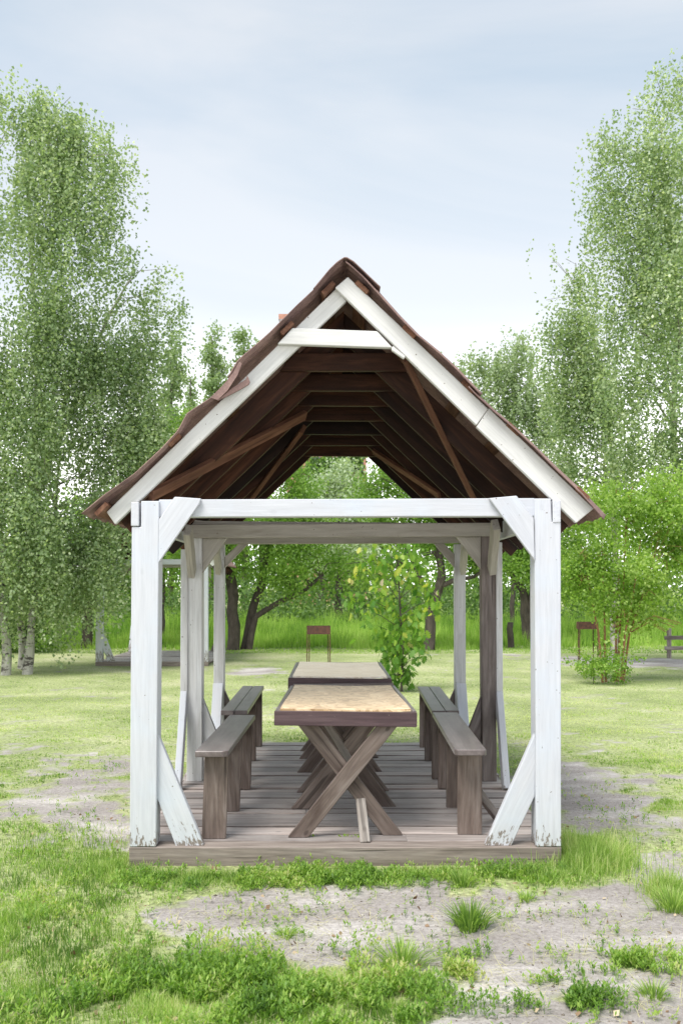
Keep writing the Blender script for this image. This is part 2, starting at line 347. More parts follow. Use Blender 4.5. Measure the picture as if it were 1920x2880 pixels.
# (x, y, rx, ry, amount) on the photograph, of grass (+) and worn soil (-)
BLOBS = [(90, 2020, 240, 75, .75), (40, 2130, 300, 90, .8), (120, 2230, 300, 110, .9), (330, 2290, 300, 80, .95), (560, 2260, 200, 60, .85),
         (700, 2320, 240, 75, .95), (850, 2280, 80, 50, .6), (560, 2352, 300, 60, .8), (200, 2400, 400, 110, .9), (640, 2420, 250, 90, .8),
         (340, 2010, 130, 40, .75), (560, 2005, 330, 30, .85), (400, 2040, 110, 30, .5), (780, 2005, 110, 26, .6), (1010, 2000, 150, 24, .5), (1060, 2050, 60, 35, .45),
         (1150, 2015, 120, 30, .55), (1330, 1985, 110, 52, 1.0), (1250, 2010, 100, 40, .8), (1400, 1975, 60, 45, .6), (1540, 2075, 50, 25, .5),
         (1430, 2120, 60, 14, .25), (1290, 2290, 80, 16, .6), (1270, 2265, 40, 10, .5), (1450, 2215, 80, 18, .6), (1500, 2300, 30, 12, .4), (1010, 2225, 60, 18, .45),
         (880, 2090, 60, 10, .25), (730, 2130, 50, 10, .3), (650, 2150, 40, 10, .35), (590, 2120, 40, 10, .25), (910, 2190, 50, 18, .5),
         (1150, 2250, 70, 24, -.5), (560, 2110, 140, 30, -.35), (480, 2140, 100, 24, -.3), (1000, 2110, 200, 40, -.5), (1300, 2150, 250, 50, -.5), (1180, 2330, 60, 40, -.4),
         (200, 1775, 95, 16, -.42), (260, 1745, 60, 14, -.4), (150, 1880, 90, 22, -.2), (250, 1895, 60, 22, -.45), (90, 1845, 60, 16, -.3), (30, 1935, 60, 16, -.2), (230, 1940, 40, 12, -.3),
         (1330, 1800, 60, 40, -.5), (1400, 1860, 80, 40, -.35), (1340, 1900, 60, 30, -.3), (1500, 1900, 90, 26, -.4), (1480, 1800, 60, 14, -.25), (1540, 1850, 60, 26, .4), (1540, 1950, 60, 20, -.3),
         (1470, 1990, 60, 20, -.3), (590, 1526, 60, 7, -1.1), (300, 1526, 40, 4, -.4), (720, 1531, 60, 3, -.5), (1440, 1506, 160, 9, -1.0), (1290, 1500, 60, 5, -.6), (1170, 1493, 60, 6, -.5), (1660, 1512, 160, 12, -.8)]
def grassy(X, Y):
    Yc = np.maximum(Y, .5)
    px = (HX + X / Yc * F) / 1.2245; py = (HY + ZC / Yc * F) / 1.2245
    base = np.interp(py, [1400, 1730, 1800, 1960, 2000, 2100, 2400], [1.0, .95, .70, .62, .30, .12, .16])
    base = np.where(px < 320, np.interp(py, [1400, 1730, 1800, 2400], [1.0, .93, .56, .50]), base)
    g = base
    for (cx, cy, rx, ry, a) in BLOBS:
        g = g + a * np.exp(-(((px - cx) / rx) ** 2 + ((py - cy) / ry) ** 2))
    out = (px < -60) | (px > 1640) | (Y < 3.3)
    g = np.where(out, np.clip(g, .35, 1), g)
    n = fbm2(X * 2.3 + 31, Y * 2.3 + 17, 1, 5)
    n2 = fbm2(X * 9 + 3, Y * 9 + 57, 5, 3)
    return g + (n - .5) * 1.15 + (n2 - .5) * .85

def build_ground():
    ys = [-12.0]
    while ys[-1] < 900:
        y = ys[-1]; ys.append(y + (.6 if y < 2.8 else .035 if y < 7 else .06 if y < 12 else .15 if y < 30 else (y - 28) * .12 + .2))
    xs = [0.0]
    while xs[-1] < 600: 
        x = xs[-1]; xs.append(x + (.035 if x < 3.2 else .12 if x < 9 else .5 if x < 20 else (x - 18) * .15 + .5))
    xs = np.array([-v for v in xs[:0:-1]] + xs); ys = np.array(ys)
    XX, YY = np.meshgrid(xs, ys); nx, ny = len(xs), len(ys)
    Z = gz(XX, YY)
    V = np.stack([XX, YY, Z], -1).reshape(-1, 3)
    i = np.arange(nx * ny).reshape(ny, nx)
    Q = np.stack([i[:-1, :-1], i[:-1, 1:], i[1:, 1:], i[1:, :-1]], -1).reshape(-1, 4)
    me = fast_mesh('ground', V, Q.ravel(), np.full(len(Q), 4), np.clip(grassy(XX, YY), 0, 1).ravel(), True)
    tag(link('ground', me, GROUND), kind='structure')
build_ground()

# ------------------------------------------------------------ boards
def board_mesh(name, me_bm, bev=.004, jitter=.0):
    bmesh.ops.remove_doubles(me_bm, verts=me_bm.verts, dist=1e-5)
    bmesh.ops.recalc_face_normals(me_bm, faces=me_bm.faces)
    if bev: bmesh.ops.bevel(me_bm, geom=list(me_bm.edges), offset=bev, segments=1, affect='EDGES')
    me = bpy.data.meshes.new(name); me_bm.to_mesh(me); me_bm.free(); return me

def prism(name, pts, Y, thick, mat, parent, grain=None, bev=.004, px=True):
    "a flat-faced board whose outline is pts (at distance Y, facing the camera) and which is thick metres deep"
    W = [P(x, y, Y) if px else Vector((x, Y, y)) for x, y in pts]
    if grain is None:      # along the longest side
        e = max(((W[(i + 1) % len(W)] - W[i]) for i in range(len(W))), key=lambda v: v.length)
        a = math.atan2(e.z, e.x)
    else: a = math.radians(grain)
    c = sum(W, Vector()) / len(W)
    R = Matrix(((math.cos(a), 0, -math.sin(a)), (0, 1, 0), (math.sin(a), 0, math.cos(a)))).to_4x4()
    M = Matrix.Translation(c) @ R; Mi = M.inverted()
    bm = bmesh.new(); A = [bm.verts.new(Mi @ w) for w in W]; B = [bm.verts.new(Mi @ (w + Vector((0, thick, 0)))) for w in W]
    n = len(W); bm.faces.new(A); bm.faces.new(B[::-1])
    for i in range(n): bm.faces.new((A[i], B[i], B[(i + 1) % n], A[(i + 1) % n]))
    return link(name, board_mesh(name, bm, bev), mat, parent, M)

def bar(name, p0, p1, w, h, mat, parent, up=(0, 0, 1), bev=.004, bow=0.0, seg=1):
    "a squared timber from p0 to p1, w wide across and h high along up"
    p0 = Vector(p0); p1 = Vector(p1); d = p1 - p0; ln = d.length; x = d.normalized()
    y = Vector(up).cross(x).normalized(); z = x.cross(y)
    M = Matrix.Translation((p0 + p1) / 2) @ Matrix((x, y, z)).transposed().to_4x4()
    bm = bmesh.new(); rows = []
    for i in range(seg + 1):
        t = i / seg; xx = (t - .5) * ln; b = bow * math.sin(math.pi * t)
        rows.append([bm.verts.new((xx, sy * w / 2, sz * h / 2 + b)) for sy, sz in ((-1, -1), (1, -1), (1, 1), (-1, 1))])
    for a, b in zip(rows, rows[1:]):
        for k in range(4): bm.faces.new((a[k], a[(k + 1) % 4], b[(k + 1) % 4], b[k]))
    bm.faces.new(rows[0][::-1]); bm.faces.new(rows[-1])
    return link(name, board_mesh(name, bm, bev if seg == 1 else 0), mat, parent, M)

# ------------------------------------------------------------ the pavilion
Y1, Y2, Y3 = 5.625, 7.51, 9.22
FZ = .11
pav = empty('pavilion', (.08, 7.4, 0), 'white painted timber pavilion with brown corrugated gable roof standing over the tables', 'pavilion')
def pp(name, pts, Y, th, mat, **k): 
    lab = k.pop('label', None); o = prism(name, pts, Y, th, mat, pav, **k)
    if lab: o['label'] = lab
    return o
def pb(name, p0, p1, w, h, mat, **k):
    lab = k.pop('label', None); o = bar(name, p0, p1, w, h, mat, pav, **k)
    if lab: o['label'] = lab
    return o
# front row
pp('post', [(397, 1409), (448, 1409), (439, 2381), (365, 2382), (371, 1482), (397, 1482)], Y1, .14, WHITE, grain=90)
pp('post', [(1502, 1402), (1548, 1402), (1551, 1468), (1576, 1468), (1577, 2381), (1507, 2382)], Y1, .14, WHITE, grain=90)
pp('beam', [(447, 1405), (1503, 1401), (1503, 1452), (447, 1454)], Y1 + .02, .10, WHITE)
pp('knee_brace', [(491, 1397), (566, 1402), (560, 1418), (446, 1583), (447, 1462)], Y1 - .012, .03, WHITE, grain=55)
pp('knee_brace', [(1374, 1401), (1452, 1394), (1500, 1457), (1503, 1576)], Y1 - .012, .03, WHITE, grain=-55)
pp('foot_brace', [(441, 2058), (574, 2379), (495, 2381), (440, 2240)], Y1 + .03, .05, WHITE, grain=-68)
pp('foot_brace', [(1506, 2057), (1503, 2240), (1436, 2380), (1363, 2379)], Y1 + .03, .05, WHITE, grain=65)
xl, xr = -1.175, 1.342
bar('sill', (xl - .01, Y1 + .065, .045), (xr + .005, Y1 + .065, .045), .13, .128, SILL, pav, bev=.006)
# wall plates, their ends let into the front posts
pb('wall_plate', (xl + .026, Y1 - .006, 2.06), (xl + .026, Y3 + .2, 2.045), .046, .140, WHITE)
pb('wall_plate', (xr - .025, Y1 - .006, 2.076), (xr - .025, Y3 + .2, 2.06), .046, .130, WHITE)
# white front truss
pp('rafter', [(944, 812), (974, 846), (324, 1475), (300, 1440)], Y1 + .075, .04, CREAM)
pp('rafter', [(942, 809), (978, 778), (1372, 1149), (1339, 1196)], Y1 + .030, .04, CREAM)
pp('rafter', [(1374, 1147), (1669, 1430), (1619, 1471), (1339, 1200)], Y1 + .034, .04, CREAM)
pp('collar_tie', [(822, 922), (1060, 931), (1104, 978), (780, 967)], Y1 + .028, .042, CREAM, grain=-1)
pp('batten', [(1104, 972), (1140, 1002), (1135, 1009), (1100, 984)], Y1 + .02, .03, CREAM)
# second row: painted left, bare weathered right
pp('post', [(528, 1476), (568, 1476), (568, 2198), (525, 2198)], Y2, .13, PALE, grain=90)
pp('post', [(1353, 1476), (1394, 1476), (1396, 2198), (1357, 2198)], Y2, .13, GREY, grain=90, label='bare grey post of the middle row')
pp('post_strip', [(509, 1545), (527.5, 1545), (527, 1975), (507, 1975)], Y2 - .02, .10, PALE, grain=90)
pp('post_strip', [(1394.5, 1525), (1411, 1525), (1414, 1975), (1396, 1975)], Y2 - .02, .10, PALE, grain=90)
for sx, xx in ((-1, -1.152), (1, 1.31)):
    pb('foot_brace', (xx, Y2 + .02, .80), (xx, Y2 - .30, FZ), .05, .10, WHITE, up=(0, 1, 0))
pp('foot_brace', [(568.5, 1958), (662, 2197), (606, 2198), (569, 2112)], Y2 + .04, .05, PALE, grain=-68)
pp('foot_brace', [(1352.5, 1958), (1353, 2112), (1316, 2198), (1260, 2197)], Y2 + .04, .05, GREY, grain=68)
pp('beam', [(536, 1475), (1385, 1470), (1385, 1508), (536, 1513)], Y2 - .04, .036, WASH)
pp('top_board', [(548, 1462), (575, 1465), (1300, 1471), (1300, 1473), (540, 1476)], Y2 + .0, .12, WASH, grain=0)
pp('knee_brace', [(569, 1513), (640, 1513), (569, 1612)], Y2 + .02, .045, WASH, grain=55)
pp('knee_brace', [(1281, 1509), (1352.5, 1509), (1352.5, 1603)], Y2 + .02, .045, WASH, grain=-55)
pb('side_brace', P(529, 1490, Y2 - .50), P(541, 1612, Y2 - .03), .052, .10, WASH, up=(0, 1, 0))
pb('side_brace', P(1393, 1475, Y2 - .50), P(1382, 1604, Y2 - .03), .052, .10, WASH, up=(0, 1, 0))
# back row
pp('post', [(602, 1530), (630.5, 1530), (630, 2096), (600, 2096)], Y3, .11, PALE, grain=90)
pp('post', [(1278, 1530), (1308, 1530), (1310, 2096), (1280, 2096)], Y3, .11, PALE, grain=90)
pp('beam', [(600, 1492), (1310, 1492), (1310, 1527), (600, 1530)], Y3 - .01, .10, WASH)
pp('knee_brace', [(631, 1599), (631, 1568), (671, 1530), (697, 1530)], Y3 + .02, .04, WASH, grain=45)
pp('knee_brace', [(1278, 1598), (1278, 1560), (1248, 1528), (1219, 1528)], Y3 + .02, .04, WASH, grain=-45)
pb('side_brace', P(608, 1535, Y3 - .45), P(615, 1606, Y3 - .03), .05, .09, WASH, up=(0, 1, 0))
pb('side_brace', P(1307, 1532, Y3 - .45), P(1300, 1606, Y3 - .03), .05, .09, WASH, up=(0, 1, 0))
for xx in (-1.085, 1.24):
    pb('foot_brace', (xx, Y3 - .01, .70), (xx, Y3 - .32, FZ), .095, .05, WHITE, up=(0, 1, 0))
pp('foot_brace', [(630.5, 1938), (700, 2095), (662, 2095), (631, 2020)], Y3 + .03, .05, GREY, grain=-68)
pp('foot_brace', [(1278, 1938), (1278, 2020), (1246, 2095), (1208, 2095)], Y3 + .03, .05, GREY, grain=68)

# inner trusses of dark brown wood
X0, ZR, SL = .081, 3.43, .95
nT = 8
for i in range(1, nT):
    Y = Y1 + .07 + (Y3 + .10 - Y1 - .07) * i / (nT - 1)
    dz = -.012 * i + rnd.uniform(-.01, .01); w = .135
    nrm = 1 / math.hypot(1, SL)
    for s in (-1, 1):
        half = 1.45 + rnd.uniform(-.02, .02)
        top = (X0, ZR + dz); end = (X0 + s * half, ZR + dz - SL * half)
        off = w / nrm
        pts = [top, end, (end[0] - s * w * SL * nrm, end[1] - w * nrm), (X0, ZR + dz - off)]
        yy = Y + (.024 if s > 0 else -.024)
        pp('rafter', pts, yy, .046, ROOFW, px=False, grain=-s * math.degrees(math.atan(SL)))
    zc_ = 3.045 - .020 * i + rnd.uniform(-.01, .01); hh = .115
    hw = (ZR - zc_ - .02) / SL
    pp('collar_tie', [(X0 - hw, zc_), (X0 + hw, zc_ + rnd.uniform(-.01, .01)), (X0 + hw - .1, zc_ + hh), (X0 - hw + .1, zc_ + hh)], Y - .072, .044, ROOFW, px=False, grain=0)
# wind braces under the slopes
pb('wind_brace', P(425, 1394, 5.76), P(857, 1168, 7.05), .035, .075, BATTEN, up=(.6, 0, 1))
pb('wind_brace', P(712, 1396, 8.45), P(853, 1206, 7.50), .035, .085, BATTEN, up=(.6, 0, 1))
pb('wind_brace', P(1329, 1400, 6.75), P(1136, 1006, 5.75), .035, .085, BATTEN, up=(-.6, 0, 1))
pb('wind_brace', P(1235, 1393, 7.95), P(1050, 1270, 8.7), .03, .06, BATTEN, up=(-.6, 0, 1))

# roof profiles, read at the front verge
YF = 5.62
PL = [(968, 736), (935, 761), (886, 818), (838, 863), (761, 940), (715, 981), (674, 1016), (644, 1067), (593, 1118), (526, 1162), (501, 1210), (455, 1261), (379, 1333), (292, 1396), (233, 1447)]
PR = [(974, 736), (990, 749), (1026, 782), (1059, 818), (1119, 886), (1174, 943), (1229, 988), (1284, 1040), (1339, 1100), (1394, 1152), (1448, 1197), (1503, 1248), (1569, 1314), (1640, 1380), (1706, 1451)]
def profile(pts, n):
    W = [P(x, y, YF) for x, y in pts]; s = [0]
    for a, b in zip(W, W[1:]): s.append(s[-1] + (b - a).length)
    t = np.linspace(0, s[-1], n)
    return np.interp(t, s, [w.x for w in W]), np.interp(t, s, [w.z for w in W]), t
def sheet(name, pts, yA, yB, lift, mat, n=60, pitch=.08, amp=.009, drop=.018, thick=.006, t0=0, t1=1, seed=1):
    px_, pz_, t = profile(pts, 200)
    tt = np.linspace(t[0] + (t[-1]) * t0, t[-1] * t1, n)
    X = np.interp(tt, t, px_); Z = np.interp(tt, t, pz_)
    dx = np.gradient(X); dz = np.gradient(Z); l = np.hypot(dx, dz); nx_, nz_ = -dz / l, dx / l
    if nz_.mean() < 0: nx_, nz_ = -nx_, -nz_
    # straight line the slope settles to further back: sag differs along the ridge
    S = np.linspace(0, 1, n); Xs = X[0] + (X[-1] - X[0]) * S; Zs = Z[0] + (Z[-1] - Z[0]) * S
    u = np.arange(yA, yB, pitch / 8); u = np.append(u, yB); m = len(u)
    ph = (u - yA) / pitch
    w = amp * np.cos(2 * np.pi * ph); w = np.where(ph < .5, w - drop * (1 - ph / .5) ** 1.5, w)
    keep = np.clip(1 - (u - yA) / 3.0, .35, 1)
    V = []
    for j in range(m):
        k = keep[j]; xj = X * k + Xs * (1 - k); zj = Z * k + Zs * (1 - k)
        ed = np.linspace(0, 1, n) ** 3 * .012 * math.sin(ph[j] * 1.7 + seed)
        V.append(np.stack([xj + nx_ * (w[j] + lift + ed), np.full(n, u[j]), zj + nz_ * (w[j] + lift + ed)], -1))
    V = np.array(V).reshape(-1, 3)
    i = np.arange(m * n).reshape(m, n)
    Q = np.stack([i[:-1, :-1], i[:-1, 1:], i[1:, 1:], i[1:, :-1]], -1).reshape(-1, 4)
    me = fast_mesh(name, V, Q.ravel(), np.full(len(Q), 4), None, True)
    o = link(name, me, mat, pav)
    md = o.modifiers.new('thickness', 'SOLIDIFY'); md.thickness = thick; md.offset = -1 if (V[n - 1][0] > V[0][0]) else 1
    return o
# each slope is covered by lapped sheets
sheet('roof_sheet', PL, YF, 9.48, 0, SHEET, t0=.42, t1=1, n=40, drop=.008)
sheet('roof_sheet', PL, YF - .01, 9.48, .010, SHEET, t0=.0, t1=.45, n=36, seed=3, drop=.008)
sheet('roof_sheet', PR, YF - .02, 9.48, 0, SHEET, t0=.48, t1=1, n=40, drop=.028, seed=5)
sheet('roof_sheet', PR, YF - .03, 9.48, .010, SHEET, t0=.0, t1=.52, n=36, drop=.028, seed=7)
cap = [(884, 818), (928, 765), (950, 744), (971, 731), (992, 744), (1020, 772), (1062, 816)]
sheet('ridge_cap', cap, YF - .04, 9.50, .014, SHEET, n=40, amp=.004, pitch=.16, drop=.012)
# battens across the rafters
for s, pts, fr in ((-1, PL, (.06, .22, .475, .67, .93)), (1, PR, (.06, .25, .47, .64, .90))):
    px_, pz_, t = profile(pts, 100)
    for f in fr:
        k = int(f * 99); x = X0 + s * abs(px_[k] - X0); sl_ = .976 if s < 0 else .936
        zt = 3.467 - sl_ * abs(x - X0)
        th = math.atan2(-sl_ * s, 1)
        off = Vector((math.sin(-th) * .016, 0, math.cos(th) * .016))
        pb('batten', Vector((x, YF + .02, zt)) + off, Vector((x, 9.42, zt - .03)) + off, .095, .028, BATTEN, up=(-math.sin(th), 0, math.cos(th)), bev=.003)
# torn pieces of sheet hanging over the left verge
pp('torn_flap', [(673, 1017), (680, 1022), (668, 1055), (640, 1098), (612, 1125), (592, 1118), (630, 1080), (655, 1048)], YF - .03, .005, SHEET, grain=55, bev=0)
pp('torn_flap', [(612, 1126), (655, 1090), (690, 1068), (696, 1056), (703, 1073), (700, 1080), (684, 1090), (654, 1106)], YF + .02, .02, SHEET, grain=40, bev=0)

# deck: one part, its planks are pattern
def deck():
    y = Y1 + .133; V = []; Fc = []; var = []
    r = random.Random(3)
    while y < 9.36:
        w = r.choice((.145, .15, .15, .12, .19, .095)); g = r.choice((.010, .012, .014, .018, .030))
        z = FZ + r.uniform(-.005, .004); a = r.uniform(-.004, .004); hgt = .035; v = r.random()
        x0 = xl - .01 + r.uniform(-.01, .03); x1 = xr + r.uniform(-.03, .015)
        if r.random() < .3: cut = [(x0, r.uniform(-.3, .6))]; cut.append((cut[0][1] + .004, x1))
        else: cut = [(x0, x1)]
        for (xa, xb) in cut:
            b = len(V); v += .37
            n = 12
            for i in range(n + 1):
                xx = xa + (xb - xa) * i / n; zz = z + a * math.sin(i * .9 + v * 9) * .7
                V += [(xx, y, zz - hgt), (xx, y + .002 * math.sin(i * 2 + v), zz - .003), (xx, y + .004, zz), (xx, y + w - .004, zz + a), (xx, y + w, zz + a - .003), (xx, y + w, zz - hgt)]
                var += [v % 1] * 6
            for i in range(n):
                for k in range(6):
                    p = b + i * 6 + k; q = b + i * 6 + (k + 1) % 6
                    Fc.append((p, q, q + 6, p + 6))
            Fc.append(tuple(b + k for k in range(5, -1, -1))); Fc.append(tuple(b + n * 6 + k for k in range(6)))
        y += w + g
    me = bpy.data.meshes.new('deck'); me.from_pydata(V, [], Fc)
    at = me.attributes.new('var', 'FLOAT', 'POINT'); at.data.foreach_set('value', np.array(var, dtype=np.float32))
    link('deck', me, DECK, pav)
    for x in (-1.1, .08, 1.26):
        pb('joist', (x, Y1 + .14, .035), (x, 9.36, .035), .08, .07, LEGW)
deck()

# ------------------------------------------------------------ copies of a thing with its parts
def copy_tree(o, parent=None):
    c = o.copy(); COL.objects.link(c)
    if parent is not None: c.parent = parent
    for ch in list(o.children): copy_tree(ch, c)
    return c
bpy.context.view_layer.update()
pav2 = copy_tree(pav)
pav2.location = pav.location + Vector((-4.12, 15.97, -.18)); pav2.scale = (1, 1, 1.13)
for ch in list(pav2.children):
    k = ch.name.split('.')[0]; y = ch.matrix_basis.translation.y + pav.location.y
    if k in ('post', 'post_strip', 'foot_brace', 'side_brace') and Y2 - .4 < y < Y2 + .3: bpy.data.objects.remove(ch)
pav2['label'] = 'smaller looking white pavilion in the distance, half hidden behind the birches on the left'

# ------------------------------------------------------------ tables
def table(label, ya, yb, z, wa, wb, cx, legs, osb, rear_board=False):
    t = empty('picnic_table', (cx, (ya + yb) / 2, FZ), label, 'table', 'picnic tables set end to end')
    ap = .088
    # panel, slightly warped
    n, m = 14, 6; V = []; Fc = []
    for lay in (0, -.014):
        for i in range(n + 1):
            f = i / n; w = (wa + (wb - wa) * f) - .07; y = ya + .03 + (yb - ya - .05) * f
            for j in range(m + 1):
                q = j / m; x = cx - w / 2 + w * q
                V.append((x - cx, y - (ya + yb) / 2, z + .004 + .006 * math.sin(f * 5 + 1) + .004 * math.cos(q * 5) + lay))
    S = (n + 1) * (m + 1); id_ = lambda i, j, l: l * S + i * (m + 1) + j
    for i in range(n):
        for j in range(m):
            Fc.append((id_(i, j, 0), id_(i, j + 1, 0), id_(i + 1, j + 1, 0), id_(i + 1, j, 0)))
            Fc.append((id_(i, j, 1), id_(i + 1, j, 1), id_(i + 1, j + 1, 1), id_(i, j + 1, 1)))
    for j in range(m): Fc += [(id_(0, j, 0), id_(0, j, 1), id_(0, j + 1, 1), id_(0, j + 1, 0)), (id_(n, j, 0), id_(n, j + 1, 0), id_(n, j + 1, 1), id_(n, j, 1))]
    for i in range(n): Fc += [(id_(i, 0, 0), id_(i + 1, 0, 0), id_(i + 1, 0, 1), id_(i, 0, 1)), (id_(i, m, 0), id_(i, m, 1), id_(i + 1, m, 1), id_(i + 1, m, 0))]
    me = bpy.data.meshes.new('tabletop'); me.from_pydata(V, [], Fc)
    link('tabletop', me, osb, t, Matrix.Translation((cx, (ya + yb) / 2, 0)))
    # aprons
    bar('apron', (cx - wa / 2, ya + .014, z - ap / 2 + .002), (cx + wa / 2, ya + .014, z - ap / 2 - .008), .028, ap, PLUM, t, bev=.003)
    bar('apron', (cx - wb / 2, yb - .012, z - ap / 2), (cx + wb / 2, yb - .012, z - ap / 2), .024, ap, PLUM, t)
    for s in (-1, 1):
        bar('side_rail', (cx + s * (wa / 2 - .016), ya + .03, z - ap / 2 + .001), (cx + s * (wb / 2 - .016), yb - .026, z - ap / 2 + .001), .030, ap, SEAT, t, bev=.005)
    if rear_board:
        bar('end_board', (cx - wb / 2 + .02, yb + .05, z - .006), (cx + wb / 2 - .01, yb + .05, z), .085, .022, GREY, t)
    # crossed legs: '/' in front of '\'
    for k, Y in enumerate(legs):
        j = rnd.uniform(-.02, .02) if k else 0
        zt = z - ap - .002 if k == 0 else z - .02
        def leg(xb, xt, yy, w=.097):
            d = Vector((xt - xb, 0, (z - ap) - FZ)); hx = w / (d.normalized().z) / 2; sl = d.x / d.z
            ext = zt - (z - ap)
            pts = [(xb - hx, FZ), (xb + hx, FZ), (xt + hx + sl * ext, zt), (xt - hx + sl * ext, zt)]
            prism('leg', pts, yy, .048, LEGW, t, px=False, grain=math.degrees(math.atan2(d.z, d.x)))
        dx = cx - .085
        leg(-.203 + dx + j, .343 + dx + j, Y)
        leg(.376 + dx - j, -.150 + dx - j, Y + .052)
    for s in (-1, 1):
        bar('rail', (cx + s * .27, legs[0] + .11, z - ap / 2 - .01), (cx + s * .25, legs[-1] - .01, z - ap / 2 - .01), .04, .07, LEGW, t)
    return t
t1 = table('near picnic table with a yellow particle board top and a plum front edge', 5.80, 7.33, .882, .862, .80, .085, (5.83, 6.58, 7.10), OSB, True)
bar('prop', P(1027, 2371, 5.72), P(1009, 2206, 5.96), .06, .035, STICK, t1, up=(0, 1, 0))
bar('prop', P(985, 2142, 6.02), P(920, 2035, 6.30), .045, .03, STICK, t1, up=(0, 1, 0))
t2 = table('far picnic table with a paler board top, end to end behind the near one', 7.45, 9.02, .925, .805, .80, .065, (7.85, 8.50, 8.90), OSB2)

# ------------------------------------------------------------ benches
def bench(label, ya, yb, za, zb, xa, xb, w, legs, lw, cut=None, boards=1, foot=None):
    b = empty('bench', ((xa + xb) / 2, (ya + yb) / 2, FZ), label, 'bench', 'benches along both sides of the tables')
    for q in range(boards):
        ww = w / boards; o = (q + .5) * ww - w / 2
        A = Vector((xa + o, ya + (.01 if q else 0), za)); B = Vector((xb + o, yb, zb))
        bm = bmesh.new(); c = .03
        # plan outline with clipped corners at the near end
        h = ww / 2 - .002
        if cut == 'R': pl = [(-h, 0), (h - c, 0), (h, c * .8), (h, 1), (-h, 1)]
        elif cut == 'L': pl = [(-h + c * .6, 0), (h - c * .4, 0), (h, c * .5), (h, 1), (-h, 1), (-h, c * .6)]
        else: pl = [(-h, 0), (h, 0), (h, 1), (-h, 1)]
        Ln = (B - A).length; ex = (B - A).normalized(); ey = Vector((0, 0, 1)).cross(ex).normalized(); ez = ex.cross(ey)
        M = Matrix.Translation((A + B) / 2) @ Matrix((ex, ey, ez)).transposed().to_4x4()
        T = []; Bt = []
        for (sx, al) in pl:
            al_ = -Ln / 2 + (al if al < .5 else Ln)
            T.append(bm.verts.new((al_, -sx, 0))); Bt.append(bm.verts.new((al_, -sx, -.036)))
        bm.faces.new(T); bm.faces.new(Bt[::-1]); n = len(T)
        for i in range(n): bm.faces.new((T[i], Bt[i], Bt[(i + 1) % n], T[(i + 1) % n]))
        link('seat', board_mesh('seat', bm, .004), SEAT, b, M)
    for Y, in [(l,) for l in legs]:
        f = (Y - ya) / (yb - ya); cx = xa + (xb - xa) * f + lw[1]; zt = za + (zb - za) * f - .037
        pts = [(cx - lw[0] / 2 + lw[2], FZ), (cx + lw[0] / 2 + lw[2], FZ), (cx + lw[0] / 2, zt), (cx - lw[0] / 2, zt)]
        prism('leg', pts, Y, .042, LEGW, b, px=False, grain=90)
    s = 1 if xa < 0 else -1
    bar('stretcher', ((xa + xb) / 2 + s * .02, legs[0] + .045, za - .09), ((xa + xb) / 2 + s * .02, legs[-1] - .002, zb - .09), .03, .09, LEGW, b)
    return b
bench('near left bench with a brown plank seat and clipped corner, beside the near table', 5.72, 7.33, .654, .656, -.715, -.68, .20, (5.80, 6.50, 7.20), (.145, .02, -.018), 'R')
bench('far left bench with a seat of two dark boards, beside the far table', 7.42, 9.25, .676, .680, -.752, -.752, .208, (7.55, 8.40, 9.15), (.12, .03, 0), None, 2)
br = bench('near right bench with a brown plank seat, beside the near table', 5.75, 7.33, .658, .676, .832, .865, .195, (5.90, 6.60, 7.24), (.148, .015, 0), 'L')
bench('far right bench with a split board seat, near the bare grey post', 7.42, 9.15, .676, .684, .88, .925, .215, (7.60, 8.40, 9.08), (.12, -.03, 0), None, 2)
bar('prop', P(1347, 2232, 6.0), P(1400, 2302, 6.30), .03, .06, GREY, br)

# ------------------------------------------------------------ braziers behind the pavilion
def brazier(label, cx, Y, w, top, legxs):
    z0 = float(gz(np.array(cx), np.array(Y)))
    o = empty('brazier', (cx, Y, z0), label, 'brazier', 'rusty braziers')
    bm = bmesh.new(); d, h, t = .26, .15, .004
    x0, x1, y0, y1 = cx - w / 2, cx + w / 2, Y - d / 2, Y + d / 2; zb, zt = top - h, top
    out = [(x0, y0), (x1, y0), (x1, y1), (x0, y1)]; inn = [(x0 + t, y0 + t), (x1 - t, y0 + t), (x1 - t, y1 - t), (x0 + t, y1 - t)]
    r = [[bm.verts.new((x, y, z)) for x, y in ring] for ring, z in ((out, zb), (out, zt), (inn, zt), (inn, zb + t))]
    bm.faces.new(r[0][::-1]); bm.faces.new(r[3])
    for a, b in zip(r, r[1:]):
        for k in range(4): bm.faces.new((a[k], a[(k + 1) % 4], b[(k + 1) % 4], b[k]))
    link('tray', board_mesh('tray', bm, 0), RUST, o)
    for lx, ly in ((x0 + .012, y0 + .012), (x1 - .012, y0 + .012), (x0 + .045, y1 - .012), (x1 - .045, y1 - .012)):
        bar('leg', (lx + (lx - cx) * .06, ly, z0 - .02), (lx, ly, zt - .01), .018, .018, RUST, o, up=(0, 1, 0), bev=0)
    return o
c = P(896, 1760, 17.6); brazier('rusty brazier on thin legs on the grass behind the tables', c.x, 17.6, .43, c.z, None)
c = P(1650, 1749, 20.5); brazier('rusty brazier partly hidden behind the bright shrub on the right', c.x, 20.5, .40, c.z, None)

# ------------------------------------------------------------ trees
def rand_dirs(n, rg, flat=0.0):
    v = rg.normal(size=(n, 3)); v[:, 2] *= (1 - flat); v /= np.linalg.norm(v, axis=1, keepdims=True) + 1e-9; return v

